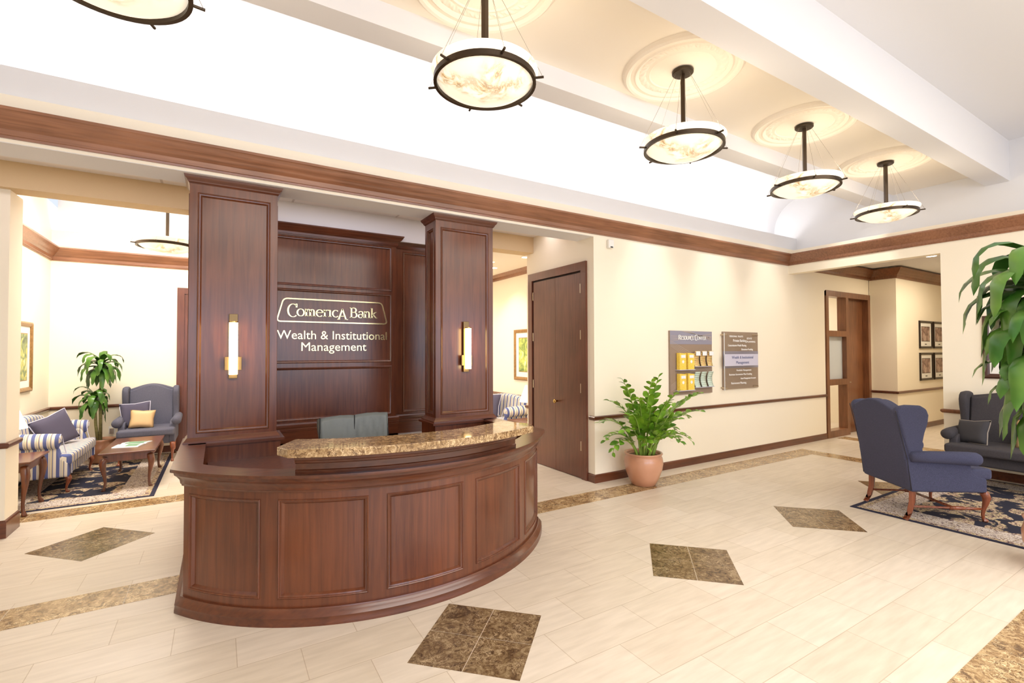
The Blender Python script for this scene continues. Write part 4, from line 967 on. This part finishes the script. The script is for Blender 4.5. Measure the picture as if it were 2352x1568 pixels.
# ================================================================== PLANTS
def leaflet(b, base, d, up, L, W, bend=.3, n=5, fold=.25):
    d = d.normalized(); s = d.cross(up).normalized(); u = s.cross(d).normalized(); prev = None
    for i in range(n+1):
        t = i/n; w = W*math.sin(PI*min(1, (t*.92+.06)))**.75 if i < n else 0.0008
        p = base+d*(L*t)-u*(bend*L*t*t)
        row = [b.v(p-s*w/2+u*w*fold*.5), b.v(p), b.v(p+s*w/2+u*w*fold*.5)]
        if prev:
            for k in range(2): b.bm.faces.new([prev[k], prev[k+1], row[k+1], row[k]])
        prev = row
def zz(label, x, y, Rr=.235, H=.39):
    random.seed(12); p = thing('potted_plant', label, 'potted plant', (x, y, 0))
    B().lathe([(0, 0), (.13, 0), (.145, .01), (.185, .09), (.222, .19), (.236, .27), (.228, .335), (.212, .362), (.222, .372), (.232, .385), (.226, .397), (.208, .395), (.202, .375), (.205, .34), (0, .34)], n=48).build('pot', 'terracotta', p, smooth=True)
    B().lathe([(0, .352), (.10, .356), (.203, .35), (.203, .33), (0, .33)], n=24).build('soil', 'soil', p)
    specs = [(200, 1.02, .30), (182, .80, .72), (172, .62, .92), (215, .85, .62), (238, .98, .28), (262, .88, .34), (285, .86, .30), (300, .92, .42), (320, .80, .60), (338, .98, .52), (352, .86, .80), (5, .66, .92), (185, .58, 1.10), (228, .60, .95), (255, .60, .72), (278, .56, .85), (312, .62, .95), (248, .98, .18), (268, .70, .55), (345, .62, 1.05), (205, .72, .80), (330, .72, .45), (222, .9, .45), (190, .9, .5)]
    for az, L, lean in specs:
        a = R(az+random.uniform(-6, 6)); L *= 1.08; lean = lean*1.25+.05; r0 = random.uniform(.02, .12); b = B()
        d = Vector((math.cos(a), math.sin(a), 0)); P = []; n = 14; pos = Vector((d.x*r0, d.y*r0, .345)); ang = R(86)-lean*.25
        for i in range(n+1):
            P.append(pos.copy()); pos = pos+(d*math.cos(ang)+Vector((0, 0, 1))*math.sin(ang))*(L/n); ang -= lean*.135*(.4+1.2*i/n)
        b.tube(P, [.013*(1-.78*i/n) for i in range(n+1)], 7)
        s = b.build('stem', 'stem_green', p, smooth=True)
        b = B(); m = int(L*15)
        for k in range(m):
            t = .34+.66*k/(m-1); f0 = t*n; i = min(n-1, int(f0)); q = P[i].lerp(P[i+1], f0-i); T = (P[i+1]-P[i]).normalized()
            side = T.cross(Vector((0, 0, 1)))
            if side.length < .1: side = Vector((-d.y, d.x, 0))
            side.normalize(); sg_ = 1 if k % 2 else -1; up = side.cross(T).normalized(); lw = math.sin(PI*min(1, .25+t*.62))
            if (q.y+y) > YW-.16 or (q.x > .9): pass
            D = side*sg_*.8+T*.75+up*.25+Vector((random.uniform(-.12, .12),)*3)
            if q.y+y+D.y*.09 > YW-.03: D.y = -abs(D.y)*.3
            up = (up+side*random.uniform(-.9, .9)+Vector((random.uniform(-.3, .3), random.uniform(-.5, .1), 0))).normalized()
            leaflet(b, q, D, up, .105*lw+.025, .078*lw+.010, .12+random.random()*.3)
        if P[-1].y+y > YW-.06:
            pass
        b.build('foliage', 'leaf_zz', s, smooth=True)
    return p
zz('leafy green plant in a round terracotta pot standing by the cream wall', 4.47, 4.22)
def strap_leaf(b, base, az, el, L, W, droop, n=9):
    d = Vector((math.cos(az), math.sin(az), 0)); pos = Vector(base); ang = el; prev = None; s = Vector((-d.y, d.x, 0)); tw = random.uniform(-.5, .5)
    for i in range(n+1):
        t = i/n; T = d*math.cos(ang)+Vector((0, 0, 1))*math.sin(ang); u = s.cross(T).normalized()*-1
        sr = (s*math.cos(tw*t)+u*math.sin(tw*t)).normalized(); ur = T.cross(sr)*-1
        w = W*(.28+.72*math.sin(PI*min(1, t*.9+.12))**.8) if i < n else .001
        wav = .006*math.sin(i*2.1)
        row = [b.v(pos-sr*w/2+ur*(w*.16+wav)), b.v(pos), b.v(pos+sr*w/2+ur*(w*.16-wav))]
        if prev:
            for k in range(2): b.bm.faces.new([prev[k], prev[k+1], row[k+1], row[k]])
        prev = row; pos = pos+T*(L/n); ang -= droop*(.35+1.3*t)/n*2
        ang = max(ang, R(-88))
def dracaena(label, x, y, pot, canes, mat, leafL, leafW, potmat, nleaf, avoid=None, seed=3, vs=.20):
    random.seed(seed); p = thing('potted_plant', label, 'potted plant', (x, y, 0)); r, h = pot
    B().lathe([(0, 0), (r*.6, 0), (r*.72, h*.12), (r*.98, h*.5), (r, h*.7), (r*.92, h*.92), (r*.98, h), (r*.9, h*1.0), (r*.86, h*.9), (0, h*.88)], n=40).build('pot', potmat, p, smooth=True)
    B().lathe([(0, h*.92), (r*.86, h*.91), (r*.86, h*.86), (0, h*.86)], n=20).build('soil', 'soil', p)
    for cx, cy, z, k in canes:
        b = B(); b.tube([(cx*.4, cy*.4, h*.88), (cx*.8, cy*.8, z*.6), (cx, cy, z)], [.022, .019, .017], 10); b.build('cane', 'cane', p, smooth=True)
        b = B(); N = int(nleaf*k)
        for i in range(N):
            t = i/N; az = i*2.39996+random.uniform(-.25, .25); el = R(72-95*(1-t)**1.0+random.uniform(-8, 8))
            L = leafL*k**.5*random.uniform(.72, 1.08)
            if avoid and not avoid(x+cx+math.cos(az)*L, y+cy+math.sin(az)*L): L *= .55
            strap_leaf(b, (cx, cy, z-vs*(1-t)*k+.05*t), az, el, L, leafW*random.uniform(.8, 1.15), random.uniform(1.5, 2.5))
        b.build('foliage', mat, p, smooth=True)
    return p
dracaena('tall potted palm with two tiers of drooping leaves between sofa and armchair', -1.49, 9.30, (.19, .36), [(-.0, -.05, 1.47, 1.0), (-.07, -.03, .97, .82)], 'leaf_drac_dark', .40, .085, 'pot_bronze', 34, lambda a, c: c < YB-.04 and a > XL+.04, vs=.08)
dracaena('large drooping plant cut off by the frame edge, in front of the wing settee', 5.33, .89, (.25, .37), [(-.05, .06, 2.20, 1.15), (-.08, .04, 1.80, .95), (-.01, .06, 1.36, .72)], 'leaf_drac', .72, .15, 'terracotta', 46, seed=5)
